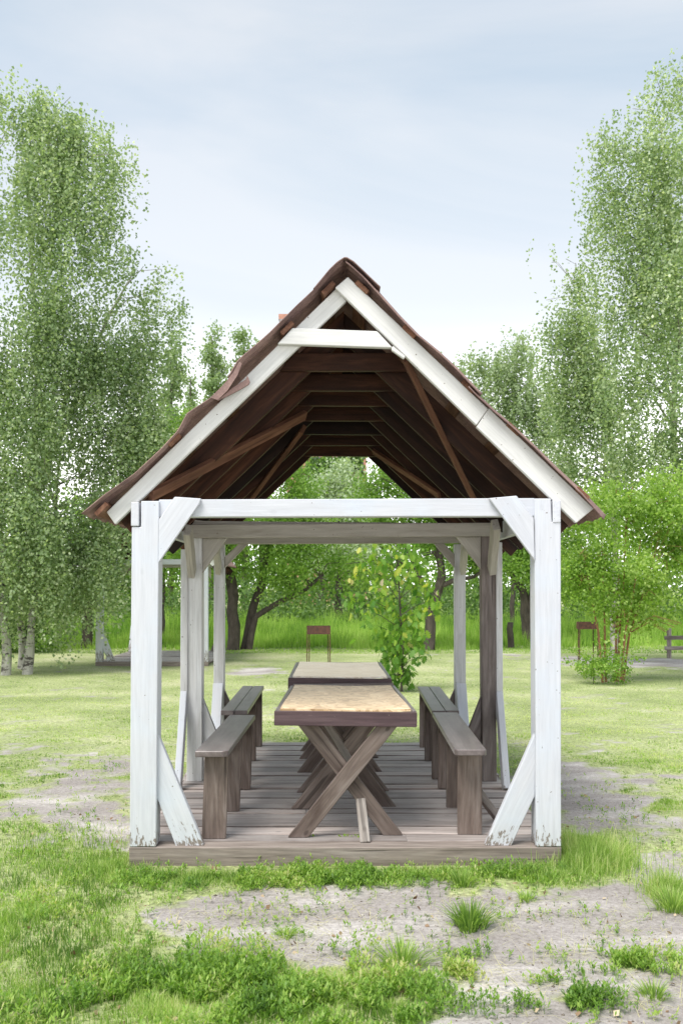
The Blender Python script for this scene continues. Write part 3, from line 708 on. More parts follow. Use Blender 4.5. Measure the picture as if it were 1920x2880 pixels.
def leaves_mesh(name, C, size, var, rg, droop=.5, shape='diamond'):
    "one folded leaf at every point of C"
    n = len(C)
    a = rand_dirs(n, rg); a[:, 2] -= droop; a /= np.linalg.norm(a, axis=1, keepdims=True)
    b = np.cross(a, rand_dirs(n, rg)); b /= np.linalg.norm(b, axis=1, keepdims=True) + 1e-9
    nn = np.cross(a, b)
    s = (size * rg.uniform(.65, 1.3, n))[:, None]
    if shape == 'diamond':
        V = np.stack([C, C + a * s * .45 + b * s * .38 + nn * s * .08, C + a * s, C + a * s * .45 - b * s * .38 + nn * s * .08], 1).reshape(-1, 3)
        i = np.arange(n)[:, None] * 4 + np.arange(4)[None]
        return fast_mesh(name, V, i.ravel(), np.full(n, 4), np.repeat(var, 4), False)
    # lobed oak-like leaf
    prof = [(0, 0), (.12, .10), (.22, .30), (.30, .12), (.42, .42), (.52, .16), (.66, .40), (.74, .14), (.88, .20), (1.0, 0)]
    out = prof + [(x, -y) for x, y in prof[-2:0:-1]]; m = len(out)
    V = np.stack([C + a * s * x + b * s * y + nn * s * (.25 * abs(y) - .18 * x * x) for x, y in out], 1).reshape(-1, 3)
    i = np.arange(n)[:, None] * m + np.arange(m)[None]
    return fast_mesh(name, V, i.ravel(), np.full(n, m), np.repeat(var, m), False)

def tube_mesh(name, paths, sides=8):
    V = []; Fc = []; r_ = random.Random(5)
    for path in paths:
        pts = [Vector(p[0]) for p in path]; rad = [p[1] for p in path]
        # resample with a wobble
        fine = []
        for k in range(len(pts) - 1):
            seg = max(2, int((pts[k + 1] - pts[k]).length / .35)); seg = min(seg, 12)
            for q in range(seg):
                t = q / seg; fine.append((pts[k].lerp(pts[k + 1], t), rad[k] * (1 - t) + rad[k + 1] * t))
        fine.append((pts[-1], rad[-1]))
        b0 = len(V); m = len(fine)
        for k, (p, r) in enumerate(fine):
            d = (fine[min(k + 1, m - 1)][0] - fine[max(k - 1, 0)][0]).normalized()
            u = d.cross(Vector((.3, 1, .1))).normalized(); v = d.cross(u)
            pj = p + Vector((r_.uniform(-1, 1), r_.uniform(-1, 1), 0)) * r * .28 * (0 < k < m - 1)
            for q in range(sides):
                an = 2 * math.pi * q / sides; rr = r * (1 + .12 * math.sin(an * 3 + k))
                V.append(pj + (u * math.cos(an) + v * math.sin(an)) * rr)
        for k in range(m - 1):
            for q in range(sides):
                a = b0 + k * sides + q; b = b0 + k * sides + (q + 1) % sides
                Fc.append((a, b, b + sides, a + sides))
        Fc.append(tuple(b0 + (m - 1) * sides + q for q in range(sides)))
    me = bpy.data.meshes.new(name); me.from_pydata([tuple(v) for v in V], [], Fc)
    for p in me.polygons: p.use_smooth = True
    return me

def lump_points(lumps, Y, n, rg, dY=1.0, clump=.16):
    A = np.array([l[2] * l[3] for l in lumps], float); A /= A.sum()
    out = []; lum = []; per = 9
    for (x, y, rx, ry, *dd), a in zip(lumps, A):
        k = max(3, int(n * a)); c = P(x, y, Y + (dd[0] if dd else 0)); r = rx / F * Y; rz = ry / F * Y
        m = max(2, k // per)                  # sprays of a lump, each a loose handful of clumps
        rr = rg.uniform(0, 1, (m, 1)) ** .42; rr = np.where(rg.uniform(0, 1, (m, 1)) < .10, rr * 1.28, rr)
        v = rand_dirs(m, rg) * rr
        sub = np.array(c) + v * np.array([r, max(r, rz) * dY, rz])
        w = rg.integers(0, m, k); sp = clump * rg.uniform(.6, 1.4, (k, 1))
        out.append(sub[w] + rg.normal(size=(k, 3)) * sp * np.array([1, 1, .7])); lum.append((rg.uniform(0, 1, m) * .7 + .3 * rg.uniform(0, 1))[w])
    return np.concatenate(out), np.concatenate(lum)

def tree(name, label, cat, group, base, trunks, lumps, Y, nclump, per, size, leafm, barkm, seed, habit='weep', spread=.22, droop=.5, limbs=True, hang=(.45, 1.45), gap=.36, clump=.17):
    rg = np.random.default_rng(seed)
    t = empty(name, base, label, cat, group)
    C, lv = lump_points(lumps, Y, nclump, rg, clump=clump)
    # leave gaps: drop clumps where a coarse 3-D noise is low
    g = fbm2(C[:, 0] * 1.3 + C[:, 1] * .7, C[:, 2] * 1.3 + C[:, 1] * .5, seed, 3)
    keep = g > np.quantile(g, gap) - rg.normal(size=len(C)) * .03
    C, lv = C[keep], lv[keep]; n = len(C)
    if habit == 'weep':       # hanging strands
        Ls = rg.uniform(hang[0], hang[1], n) ; k = per
        tpar = np.tile(np.linspace(0, 1, k), (n, 1)) + rg.normal(size=(n, k)) * .04
        az = rg.uniform(0, 2 * np.pi, n); out = rg.uniform(.02, .40, n)
        ox = np.cos(az) * out; oy = np.sin(az) * out
        X = C[:, None, 0] + ox[:, None] * np.sqrt(np.abs(tpar)) * Ls[:, None]; Yy = C[:, None, 1] + oy[:, None] * np.sqrt(np.abs(tpar)) * Ls[:, None]
        Z = C[:, None, 2] + .1 - (tpar ** 1.3 if False else np.abs(tpar) ** 1.25) * Ls[:, None]
        Q = np.stack([X, Yy, Z], -1).reshape(-1, 3) + rg.normal(size=(n * k, 3)) * .038
        tw = None
    else:
        k = per; Q = np.repeat(C, k, 0) + rg.normal(size=(n * k, 3)) * spread * np.array([1, 1, .75])
    var = np.clip(np.repeat(lv, k) * .45 + np.repeat(rg.uniform(0, 1, n), k) * .2 + rg.uniform(-.05, .45, n * k), 0, 1)
    zmin = gz(Q[:, 0], Q[:, 1]) + .03; ok = Q[:, 2] > zmin; Q, var = Q[ok], var[ok]
    link('crown', leaves_mesh('crown', Q, size, var, rg, droop), leafm, t)
    paths = [list(p) for p in trunks]
    if limbs and trunks:
        main = [Vector(p[0]) for tr in trunks for p in tr]; mr = [p[1] for tr in trunks for p in tr]
        dense = []
        for tr in trunks:
            for (a, ra), (b, rb) in zip(tr, tr[1:]):
                for q in range(6): f = q / 6; dense.append((Vector(a).lerp(Vector(b), f), ra * (1 - f) + rb * f))
        for (x, y, rx, ry, *dd) in lumps:
            c = P(x, y, Y + (dd[0] if dd else 0)); cand = [(abs((d - c).length - 0) + max(0, d.z - c.z) * 2, d, r) for d, r in dense]
            _, d, r = min(cand, key=lambda q: q[0])
            for _k in range(2 if barkm is B_BIRCH else 3):
                e = c + Vector((rnd.uniform(-1, 1) * rx / F * Y * .6, rnd.uniform(-.5, .5), rnd.uniform(-.3, .6) * ry / F * Y))
                mid = d.lerp(e, .5) + Vector((rnd.uniform(-.15, .15), rnd.uniform(-.15, .15), .18))
                r0 = min(r * .5, .045)
                paths.append([(d, r0), (mid, r0 * .6), (e, .006)])
    # trunk meshes live in the tree's frame
    link('trunk', tube_mesh('trunk', paths), barkm, t)
    return t
def birch_tr(pts, Y):
    return tr([(x, y, r * (.62 if i else .7), (.9 if i > 1 else .2)) for i, (x, y, r, *d) in enumerate(pts)], Y)
def tr(pts, Y):   # trunk given by measured points; the first stands on the ground
    out = []
    for i, (x, y, r, *d) in enumerate(pts):
        p = P(x, y, Y + (d[0] if d else 0))
        if i == 0: p.z = float(gz(np.array(p.x), np.array(p.y))) - .05
        out.append((p, r))
    return out
def base_of(trs): return trs[0][0][0]

BG = 'birches around the pavilion'
T = [birch_tr([(18, 1898, .15), (12, 1700, .12), (0, 1500, .11), (-20, 1100, .09), (-30, 700, .06), (-20, 320, .02)], 19.2)]
tree('birch_tree', 'tall birch at the left edge, with its white trunk nearest the frame', 'birch', BG, base_of(T), T,
     [(0, 290, 60, 60), (-30, 240, 50, 50), (40, 330, 70, 50), (-40, 430, 130, 120), (20, 620, 110, 130), (-60, 880, 190, 180), (40, 1000, 140, 130), (-20, 1220, 170, 160), (20, 1430, 130, 120), (-50, 1560, 120, 90), (-150, 1100, 150, 200), (10, 1640, 60, 50), (60, 1480, 110, 90), (30, 1330, 120, 110), (90, 1580, 100, 60), (-20, 1700, 60, 40)],
     19.2, 5000, 12, .070, L_BIRCH, B_BIRCH, 21)
T = [birch_tr([(78, 1900, .16), (85, 1780, .12), (108, 1590, .10), (100, 1250, .09), (105, 1000, .08), (90, 720, .065), (80, 560, .045), (90, 300, .015)], 19.4)]
tree('birch_tree', 'tallest left birch, its leaning white trunk second from the frame edge', 'birch', BG, base_of(T), T,
     [(70, 300, 60, 45), (120, 290, 50, 40), (190, 320, 60, 50), (140, 400, 90, 60), (240, 400, 70, 60), (320, 440, 40, 45), (150, 500, 100, 90), (260, 540, 80, 80), (80, 640, 90, 90), (200, 680, 110, 90), (130, 840, 130, 90), (100, 1000, 100, 80)],
     19.4, 3600, 12, .068, L_BIRCH, B_BIRCH, 22)
T = [birch_tr([(62, 1880, .13), (58, 1600, .10), (120, 1350, .09), (220, 1120, .07), (300, 900, .05), (380, 760, .02)], 20.6),
     birch_tr([(62, 1880, .05), (150, 1500, .05), (168, 1300, .045), (260, 1150, .03), (320, 1020, .02)], 20.4)]
tree('birch_tree', 'wide birch spreading right to the pavilion roof, behind the other left birches', 'birch', BG, base_of(T), T,
     [(330, 740, 90, 60), (430, 770, 60, 60), (440, 870, 70, 60), (300, 900, 120, 90), (400, 1000, 100, 90), (200, 1020, 140, 100), (330, 1120, 130, 90), (430, 1130, 60, 80), (200, 1220, 150, 100), (370, 1240, 100, 80), (270, 1340, 150, 80), (100, 1360, 130, 100), (210, 1450, 130, 70), (130, 1540, 120, 70), (290, 1530, 90, 50), (60, 1620, 60, 50), (230, 1600, 80, 40), (330, 1450, 90, 60), (180, 1340, 120, 80), (400, 1340, 80, 60), (120, 1650, 90, 45), (200, 1680, 60, 30), (420, 1230, 70, 70), (280, 1000, 120, 90), (60, 1150, 110, 100), (90, 1120, 90, 90, -1.6), (90, 1280, 90, 90, -1.6), (110, 1440, 90, 70, -1.6), (60, 1600, 70, 40, -1.6), (30, 1690, 70, 40, -1.2), (130, 1700, 60, 40, -1.0), (180, 1620, 70, 40, -1.0), (290, 1610, 70, 45, -.6), (330, 1540, 60, 50, -.6), (220, 1560, 70, 50, -.5), (350, 1400, 90, 60, -.4)],
     20.6, 9000, 12, .070, L_BIRCH, B_BIRCH, 23)
T = [birch_tr([(1952, 1850, .16), (1925, 1500, .13), (1890, 1200, .11), (1905, 870, .09), (1880, 600, .06), (1855, 330, .02)], 20.0)]
tree('birch_tree', 'tallest right birch rising at the right edge of the picture', 'birch', BG, base_of(T), T,
     [(1850, 235, 30, 45), (1900, 250, 40, 50), (1810, 320, 70, 50), (1730, 390, 60, 40), (1690, 430, 35, 50), (1690, 540, 30, 50), (1820, 440, 90, 80), (1900, 420, 60, 80), (1750, 560, 80, 70), (1860, 620, 100, 90), (1680, 670, 35, 40), (1780, 740, 100, 80), (1890, 820, 100, 110), (1730, 870, 80, 60), (1830, 960, 110, 90), (1770, 1090, 110, 90), (1880, 1130, 110, 110), (1820, 1240, 130, 70), (1980, 700, 120, 300), (1990, 1200, 120, 200), (1905, 940, 60, 70, -.8), (1900, 1050, 60, 70, -.8), (1890, 1330, 80, 60, -.6), (1900, 750, 60, 70, -.8)],
     20.0, 6600, 12, .068, L_BIRCH, B_BIRCH, 24, gap=.33)
T = [birch_tr([(1725, 1850, .14), (1730, 1500, .11), (1720, 1250, .09), (1690, 1050, .07), (1650, 880, .04), (1590, 760, .015)], 22)]
tree('birch_tree', 'loose weeping birch beside the right roof slope, left of the tallest one', 'birch', BG, base_of(T), T,
     [(1555, 735, 30, 14), (1590, 760, 30, 30), (1560, 830, 25, 40), (1640, 800, 55, 50), (1610, 900, 60, 60), (1560, 960, 30, 50), (1660, 1020, 80, 70), (1590, 1090, 45, 70), (1680, 1160, 90, 80), (1610, 1230, 70, 60), (1700, 1300, 100, 60), (1590, 1330, 60, 50)],
     22, 3100, 12, .070, L_BIRCH, B_BIRCH, 25, gap=.33)
T = [birch_tr([(1440, 1790, .14), (1440, 1500, .12), (1430, 1200, .08), (1400, 1020, .02)], 36)]
tree('birch_tree', 'pale far birch showing above the right roof slope', 'birch', BG, base_of(T), T,
     [(1325, 1020, 35, 35), (1400, 1040, 60, 60), (1470, 980, 35, 50), (1480, 1080, 60, 70), (1400, 1140, 80, 60), (1530, 1180, 60, 70), (1480, 1260, 80, 60), (1560, 1280, 60, 60), (1350, 1230, 60, 60), (1420, 1350, 140, 60)],
     36, 3000, 10, .115, L_FARB, B_DARK, 26, gap=.3, clump=.3)

PG = 'poplars far behind the pavilion'
for k, (x, yt, yb, w, lab) in enumerate([(596, 925, 1420, 36, 'tall far poplar standing clear as a slim green column left of the roof slope'), (688, 938, 1420, 38, 'second tall far poplar, right of the clear one and partly cut by the roof slope'), (738, 975, 1420, 24, 'small poplar tip just showing over the roof, next to the two taller ones'), (536, 1040, 1420, 17, 'thinnest far poplar, between the birches and the tall poplars'), (482, 935, 1420, 34, 'far poplar half hidden behind the left birch crown')]):
    Yp = 62 + k * 1.5
    T = [tr([(x, 1750, .25), (x, 1400, .2), (x, yt + 20, .03)], Yp)]
    n = int((yb - yt) / 40); lm = [(x + rnd.uniform(-6, 6), yt + 30 + i * 40, w * (.55 + .45 * min(1, i / 2)) * rnd.uniform(.85, 1.1), 34) for i in range(n)]
    tree('poplar_tree', lab, 'poplar', PG, base_of(T), T, lm, Yp, 900 if w > 20 else 420, 9, .20, L_POPLAR, B_DARK, 40 + k, habit='clump', spread=.22, limbs=False, gap=.12)

OG = 'old orchard trees behind the pavilion'
T = [tr([(655, 1812, .19), (656, 1720, .16), (648, 1640, .15), (640, 1540, .10), (600, 1450, .05)], 27),
     tr([(690, 1812, .16), (705, 1740, .13), (735, 1640, .11), (748, 1570, .09), (770, 1450, .05)], 27.4),
     tr([(700, 1800, .10), (720, 1735, .09), (790, 1690, .07), (850, 1665, .06), (910, 1615, .04)], 27.2)]
tree('orchard_tree', 'gnarled orchard tree with three dark stems, seen past the left posts', 'tree', OG, base_of(T), T,
     [(540, 1560, 70, 50), (600, 1500, 90, 60), (700, 1450, 110, 70), (820, 1390, 70, 60), (845, 1325, 40, 38), (760, 1500, 120, 60), (890, 1570, 110, 50), (800, 1610, 90, 35), (620, 1590, 60, 30), (860, 1480, 80, 60), (860, 1640, 70, 25)],
     27, 1500, 22, .078, L_APPLE, B_DARK, 31, habit='clump', spread=.17, gap=.26, clump=.26)
T = [tr([(1205, 1812, .17), (1212, 1720, .14), (1238, 1620, .12), (1235, 1540, .09), (1210, 1430, .04)], 27),
     tr([(1232, 1650, .07), (1275, 1634, .07), (1330, 1622, .05), (1380, 1590, .03)], 27), tr([(1225, 1680, .06), (1185, 1640, .08), (1150, 1560, .04)], 27)]
T[1][0] = (P(1232, 1652, 27), .07); T[2][0] = (P(1220, 1690, 27), .07)
tree('orchard_tree', 'leaning dark orchard tree just right of and behind the oak sapling', 'tree', OG, base_of(T), T,
     [(1090, 1470, 80, 70), (1045, 1370, 45, 50), (1100, 1335, 60, 45), (1160, 1420, 80, 70), (1250, 1500, 100, 70), (1330, 1560, 80, 50), (1210, 1570, 80, 30), (1400, 1590, 60, 40), (1060, 1590, 60, 40), (1000, 1600, 50, 40), (1300, 1420, 90, 70)],
     27, 1500, 22, .078, L_APPLE, B_DARK, 32, habit='clump', spread=.17, gap=.26, clump=.26)
T = [tr([(1482, 1790, .17), (1478, 1720, .15), (1465, 1660, .12), (1420, 1590, .06)], 30), tr([(1482, 1790, .1), (1490, 1680, .1), (1520, 1600, .05)], 30)]
tree('orchard_tree', 'forked orchard tree between the right white post and the grey post', 'tree', OG, base_of(T), T,
     [(1430, 1560, 70, 50), (1500, 1600, 60, 50), (1560, 1550, 80, 80), (1460, 1480, 80, 60), (1610, 1640, 60, 50), (1600, 1450, 80, 60), (1390, 1480, 70, 60), (1700, 1620, 90, 60)],
     30, 1300, 22, .082, L_APPLE, B_DARK, 33, habit='clump', spread=.22, gap=.2)
T = [tr([(243, 1800, .16), (243, 1720, .17), (236, 1640, .12), (250, 1540, .05)], 28), tr([(243, 1800, .1), (252, 1710, .1), (300, 1620, .05)], 28)]
tree('orchard_tree', 'dark trunked orchard tree left of the distant pavilion, under the birch', 'tree', OG, base_of(T), T,
     [(240, 1590, 100, 40), (330, 1560, 90, 60), (400, 1590, 70, 60), (120, 1640, 100, 50), (440, 1500, 80, 70), (150, 1700, 70, 40), (370, 1660, 60, 40), (480, 1580, 60, 60), (60, 1560, 100, 60), (300, 1460, 90, 60)],
     28, 1400, 22, .078, L_APPLE, B_DARK, 34, habit='clump', spread=.2, gap=.15)
T = [tr([(450, 1800, .14), (455, 1650, .1), (470, 1450, .05)], 31)]
tree('orchard_tree', 'light green orchard tree rising behind the left eave of the pavilion', 'tree', OG, base_of(T), T,
     [(490, 1190, 50, 50), (440, 1280, 80, 60), (500, 1300, 70, 60), (560, 1380, 80, 60), (450, 1400, 90, 60), (540, 1480, 90, 60), (420, 1560, 60, 40)],
     31, 1300, 20, .088, L_APPLE, B_DARK, 35, habit='clump', spread=.24, gap=.2)
T = [tr([(-60, 1800, .14), (-50, 1650, .1), (-40, 1500, .05)], 27)]
tree('orchard_tree', 'low dark tree at the far left edge behind the birch trunks', 'tree', OG, base_of(T), T,
     [(-40, 1600, 110, 80), (40, 1700, 110, 60), (-100, 1700, 100, 80), (110, 1760, 60, 30), (30, 1790, 80, 30)],
     26, 1200, 20, .08, L_DARK, B_DARK, 36, habit='clump', spread=.22, gap=.1)
T = [tr([(950, 1760, .2), (950, 1500, .15), (950, 1350, .05)], 46)]
tree('willow_tree', 'silvery grey green willow framed by the back gable opening', 'willow', None, base_of(T), T,
     [(950, 1350, 60, 40), (910, 1400, 60, 50), (990, 1400, 60, 50), (950, 1450, 100, 50), (950, 1550, 120, 60)],
     46, 1100, 14, .15, L_WILLOW, B_DARK, 37, habit='clump', spread=.30, gap=.05)
for x, yt, Yd, lab in ((905, 1270, 58, 'dark far tree left of centre in the back gable opening'), (985, 1262, 60, 'dark far tree right of centre in the back gable opening')):
    T = [tr([(x, 1740, .25), (x, 1500, .2), (x, yt + 20, .05)], Yd)]
    tree('far_tree', lab, 'tree', 'dark far trees in the gable opening', base_of(T), T, [(x, yt + 30, 45, 35), (x - 20, yt + 90, 60, 50), (x + 20, yt + 170, 70, 60), (x, yt + 260, 80, 70)],
         Yd, 700, 12, .22, L_DARK, B_DARK, int(x), habit='clump', spread=.35, gap=.05)

# bright shrub on the right with reddish stems
T = []
for k, (xb, xt, yt) in enumerate([(1694, 1640, 1560), (1703, 1690, 1480), (1736, 1760, 1450), (1744, 1800, 1520), (1750, 1840, 1560), (1730, 1740, 1600)]):
    T.append(tr([(xb, 1895, .024), (xb + (xt - xb) * .22, 1780, .019), (xb + (xt - xb) * .6, 1680, .012), (xt, yt, .008)], 17.9 + .08 * (k % 3)))
tree('shrub', 'tall bright green shrub with bare reddish stems on the right lawn', 'shrub', None, base_of(T), T,
     [(1720, 1400, 80, 50), (1830, 1420, 80, 50), (1640, 1470, 70, 50), (1760, 1500, 110, 60), (1870, 1490, 80, 60), (1620, 1560, 60, 60), (1700, 1590, 100, 60), (1820, 1590, 110, 60), (1900, 1570, 60, 70), (1640, 1640, 55, 38), (1740, 1680, 90, 50), (1850, 1690, 90, 50), (1600, 1630, 30, 30), (1720, 1770, 50, 22), (1840, 1770, 50, 25), (1740, 1735, 50, 25), (1790, 1750, 60, 25), (1900, 1380, 70, 50), (1960, 1500, 100, 150), (1890, 1760, 40, 20)],
     18.0, 1250, 26, .062, L_SHRUB, B_RED, 51, habit='clump', spread=.12, gap=.22, droop=.3, clump=.17)
c = P(1668, 1888, 17.6)
T = [[(Vector((c.x, 17.6, -.2)), .012), (Vector((c.x, 17.6, .05)), .008)]]
tree('low_bush', 'small round dark green bush at the foot of the reddish stems', 'bush', None, T[0][0][0], T, [(1660, 1868, 22, 16), (1685, 1872, 20, 16), (1740, 1872, 22, 14)], 17.6, 110, 22, .045, L_WEED, B_DARK, 52, habit='clump', spread=.05, gap=0, limbs=False)

# oak sapling behind the far table
def sapling():
    Y = 16.3; rg = np.random.default_rng(61)
    T = tr([(1128, 1920, .022), (1132, 1800, .018), (1122, 1680, .014), (1118, 1590, .010), (1112, 1520, .005)], Y)
    t = empty('oak_sapling', T[0][0], 'young oak sapling with large yellow green lobed leaves right behind the far table', 'sapling')
    paths = [T]; C = []; V = []
    tips = [(1040, 1560), (1150, 1545), (1010, 1600), (1180, 1590), (1000, 1680), (1030, 1720), (1075, 1640), (1150, 1640), (1205, 1670), (1215, 1690), (1180, 1720), (1060, 1760), (1110, 1740), (1175, 1780), (1090, 1800), (1140, 1820), (1085, 1850), (1170, 1850), (1110, 1880), (1150, 1890), (1100, 1905), (1140, 1905), (1125, 1870), (1150, 1790), (1100, 1830), (1095, 1560), (1060, 1690), (1190, 1640), (1120, 1790), (1180, 1820), (1090, 1700), (1130, 1600), (1160, 1740), (1100, 1620), (1130, 1700), (1075, 1590), (1140, 1570), (1120, 1850), (1140, 1760)]
    for (x, y) in tips:
        e = P(x, y, Y + rg.uniform(-.35, .35)); s0 = P(1120 + rg.uniform(-4, 4), min(1900, y + 45), Y)
        paths.append([(s0, .008), (s0.lerp(e, .6) + Vector((0, 0, .05)), .005), (e, .002)])
        k = 20 + int(rg.integers(0, 8)); q = np.array(e) + rg.normal(size=(k, 3)) * np.array([.085, .12, .11]); C.append(q)
        up = np.clip((1900 - y) / 380, 0, 1)
        V.append(np.clip(rg.normal(.30 + .45 * up * rg.uniform(.3, 1.3), .20, k), 0, 1))
    C = np.concatenate(C); V = np.concatenate(V)
    link('crown', leaves_mesh('crown', C, .125, V, rg, 1.3, 'oak'), L_OAK, t)
    link('trunk', tube_mesh('trunk', paths, 6), B_DARK, t)
sapling()

# ------------------------------------------------------------ small far things
def post_thing(name, lab, cat, x, yt, Y, r, mat):
    p = P(x, yt, Y); z0 = float(gz(np.array(p.x), np.array(Y)))
    me = tube_mesh(name, [[(Vector((p.x + .03, Y, z0 - .05)), r * 1.1), (Vector((p.x, Y, (z0 + p.z) / 2)), r), (Vector((p.x, Y, p.z)), r * .95)]], 9)
    tag(link(name, me, mat), lab, cat)
post_thing('stump', 'short dark wooden stump in the tall grass beside the grey post', 'stump', 1434, 1750, 28, .09, B_DARK)
fe = empty('wooden_fence', P(1900, 1850, 24), 'low weathered wooden fence at the far right edge behind the shrub', 'fence')
for x in (1880, 1960, 2060, 2180):
    p = P(x, 1790, 24); bar('fence_post', (p.x, 24, -.2), (p.x, 24, p.z + .2), .09, .09, GREY, fe, up=(0, 1, 0))
for z in (.10, .36):
    a = P(1868, 1790, 23.9); b = P(2200, 1790, 23.9); bar('rail', (a.x, 23.93, z), (b.x, 23.93, z + .03), .03, .10, GREY, fe)

# distant block of flats, its roof edge just over the left slope
def building():
    Yb = 95.0; a = P(806, 912, Yb); b = P(1030, 912, Yb); z1 = a.z; z0 = -.3; d = 14
    t = empty('apartment_block', ((a.x + b.x) / 2, Yb + d / 2, z0), 'distant reddish brick block of flats with a flat overhanging roof above the left slope', 'building')
    bar('wall', ((a.x + b.x) / 2, Yb, (z0 + z1) / 2), ((a.x + b.x) / 2, Yb + d, (z0 + z1) / 2), b.x - a.x, z1 - z0, BRICK, t, bev=0)
    bar('roof_slab', ((a.x + b.x) / 2, Yb - .8, z1 + .15), ((a.x + b.x) / 2, Yb + d + .8, z1 + .15), b.x - a.x + 1.3, .3, CONC, t, bev=0)
    bar('parapet', ((a.x + b.x) / 2, Yb - .8, z1 + .55), ((a.x + b.x) / 2, Yb + d + .8, z1 + .55), b.x - a.x + 1.5, .5, BRICK, t, bev=0)
    gl, ntg, bb = new_mat('dark_glass'); bb.inputs['Base Color'].default_value = (.05, .06, .07, 1); bb.inputs['Roughness'].default_value = .15
    for fl in range(8):
        for wx in range(4):
            x = a.x + .9 + wx * ((b.x - a.x - 1.8) / 3); z = z0 + 2 + fl * 3.0
            w = bar('window', (x, Yb - .03, z), (x, Yb + .05, z), 1.2, 1.5, gl, t, bev=0)
            for fx, fw, fh in ((0, .06, 1.5),): bar('frame', (x + fx, Yb - .06, z), (x + fx, Yb - .035, z), fw, fh, CREAM, w, bev=0)
building()

# ------------------------------------------------------------ far wood that reads as one mass
def far_wood():
    rg = np.random.default_rng(71); n = 2600
    X = rg.uniform(-75, 75, n); Yw = rg.uniform(56, 84, n)
    top = 4.6 + 3.0 * fbm2(X * .12 + 9, Yw * .05, 4, 3) + np.where(np.abs(X) > 18, 2.2, 0)
    gapc = np.exp(-((X - .3) / 3.2) ** 2) * 1.0
    Z = rg.uniform(0, 1, n) ** .8 * (top - gapc)
    C = np.stack([X, Yw, Z], -1); k = 30
    Q = np.repeat(C, k, 0) + rg.normal(size=(n * k, 3)) * np.array([.75, .6, .55]); Q = Q[Q[:, 2] > 0]
    var = np.clip(np.repeat(rg.uniform(0, .7, n), k)[:len(Q)] + rg.uniform(0, .3, len(Q)), 0, 1)
    tag(link('far_wood', leaves_mesh('far_wood', Q, .34, var, rg, .4), L_APPLE), 'distant band of green trees closing off the meadow', 'wood', kind='stuff')
    # undergrowth between the orchard stems
    n = 1500; X = rg.uniform(-24, 24, n); Yw = rg.uniform(38, 54, n); k = 24
    top = .6 + 2.4 * fbm2(X * .35 + 3, Yw * .1, 6, 3)
    C = np.stack([X, Yw, rg.uniform(0, 1, n) * top], -1)
    Q = np.repeat(C, k, 0) + rg.normal(size=(n * k, 3)) * .28; Q = Q[Q[:, 2] > 0]
    tag(link('undergrowth', leaves_mesh('undergrowth', Q, .16, np.clip(rg.uniform(0, 1, len(Q)), 0, 1), rg, .3), L_DARK), 'dark green undergrowth behind the orchard trees', 'undergrowth', kind='stuff')
far_wood()

# ------------------------------------------------------------ grass
def blades(X, Y, h, w, var, rg, lean=.45, seg2=True):
    n = len(X); Z = gz(X, Y) - .004
    az = rg.uniform(0, 2 * np.pi, n); fa = rg.uniform(0, 2 * np.pi, n)
    B = np.stack([X, Y, Z], -1); wd = np.stack([np.cos(fa), np.sin(fa), np.zeros(n)], -1) * (w / 2)[:, None]
    ln = np.abs(rg.normal(size=n)) * lean
    o = np.stack([np.cos(az) * ln, np.sin(az) * ln, np.zeros(n)], -1) * h[:, None]
    up = np.zeros((n, 3)); up[:, 2] = 1
    zt = (h * np.sqrt(np.clip(1 - ln ** 2 * .7, .15, 1)))[:, None]
    if not seg2:
        V = np.stack([B - wd, B + wd, B + o + up * zt], 1).reshape(-1, 3); i = np.arange(n * 3)
        return V, i, np.full(n, 3), np.repeat(var, 3)
    M = B + o * .35 + up * zt * .6; Tp = B + o + up * zt
    V = np.stack([B - wd, B + wd, M + wd * .8, M - wd * .8, Tp], 1).reshape(-1, 3)
    b = np.arange(n)[:, None] * 5
    q = (b + np.array([0, 1, 2, 3])); t = (b + np.array([3, 2, 4]))
    idx = np.concatenate([q, t], 1).ravel(); lt = np.tile([4, 3], n)
    return V, idx, lt, np.repeat(var, 5)

def scatter(n, y0, y1, rg, margin=.6, power=1.0):
    "points in the part of the ground the camera sees, denser close by"
    Y = 1 / (1 / y1 + (1 / y0 - 1 / y1) * rg.uniform(0, 1, n) ** power)
    xa = (0 - HX) / F * Y - margin; xb = (1920 - HX) / F * Y + margin
    return xa + (xb - xa) * rg.uniform(0, 1, n), Y
def off_deck(X, Y): return ~((X > xl - .03) & (X < xr + .03) & (Y > Y1 - .015) & (Y < 9.42))

def merge_mesh(name, parts):
    off = 0; Vs = []; I = []; Lt = []; Va = []
    for V, i, lt, va in parts: Vs.append(V); I.append(i + off); Lt.append(lt); Va.append(va); off += len(V)
    return fast_mesh(name, np.concatenate(Vs), np.concatenate(I), np.concatenate(Lt), np.concatenate(Va))

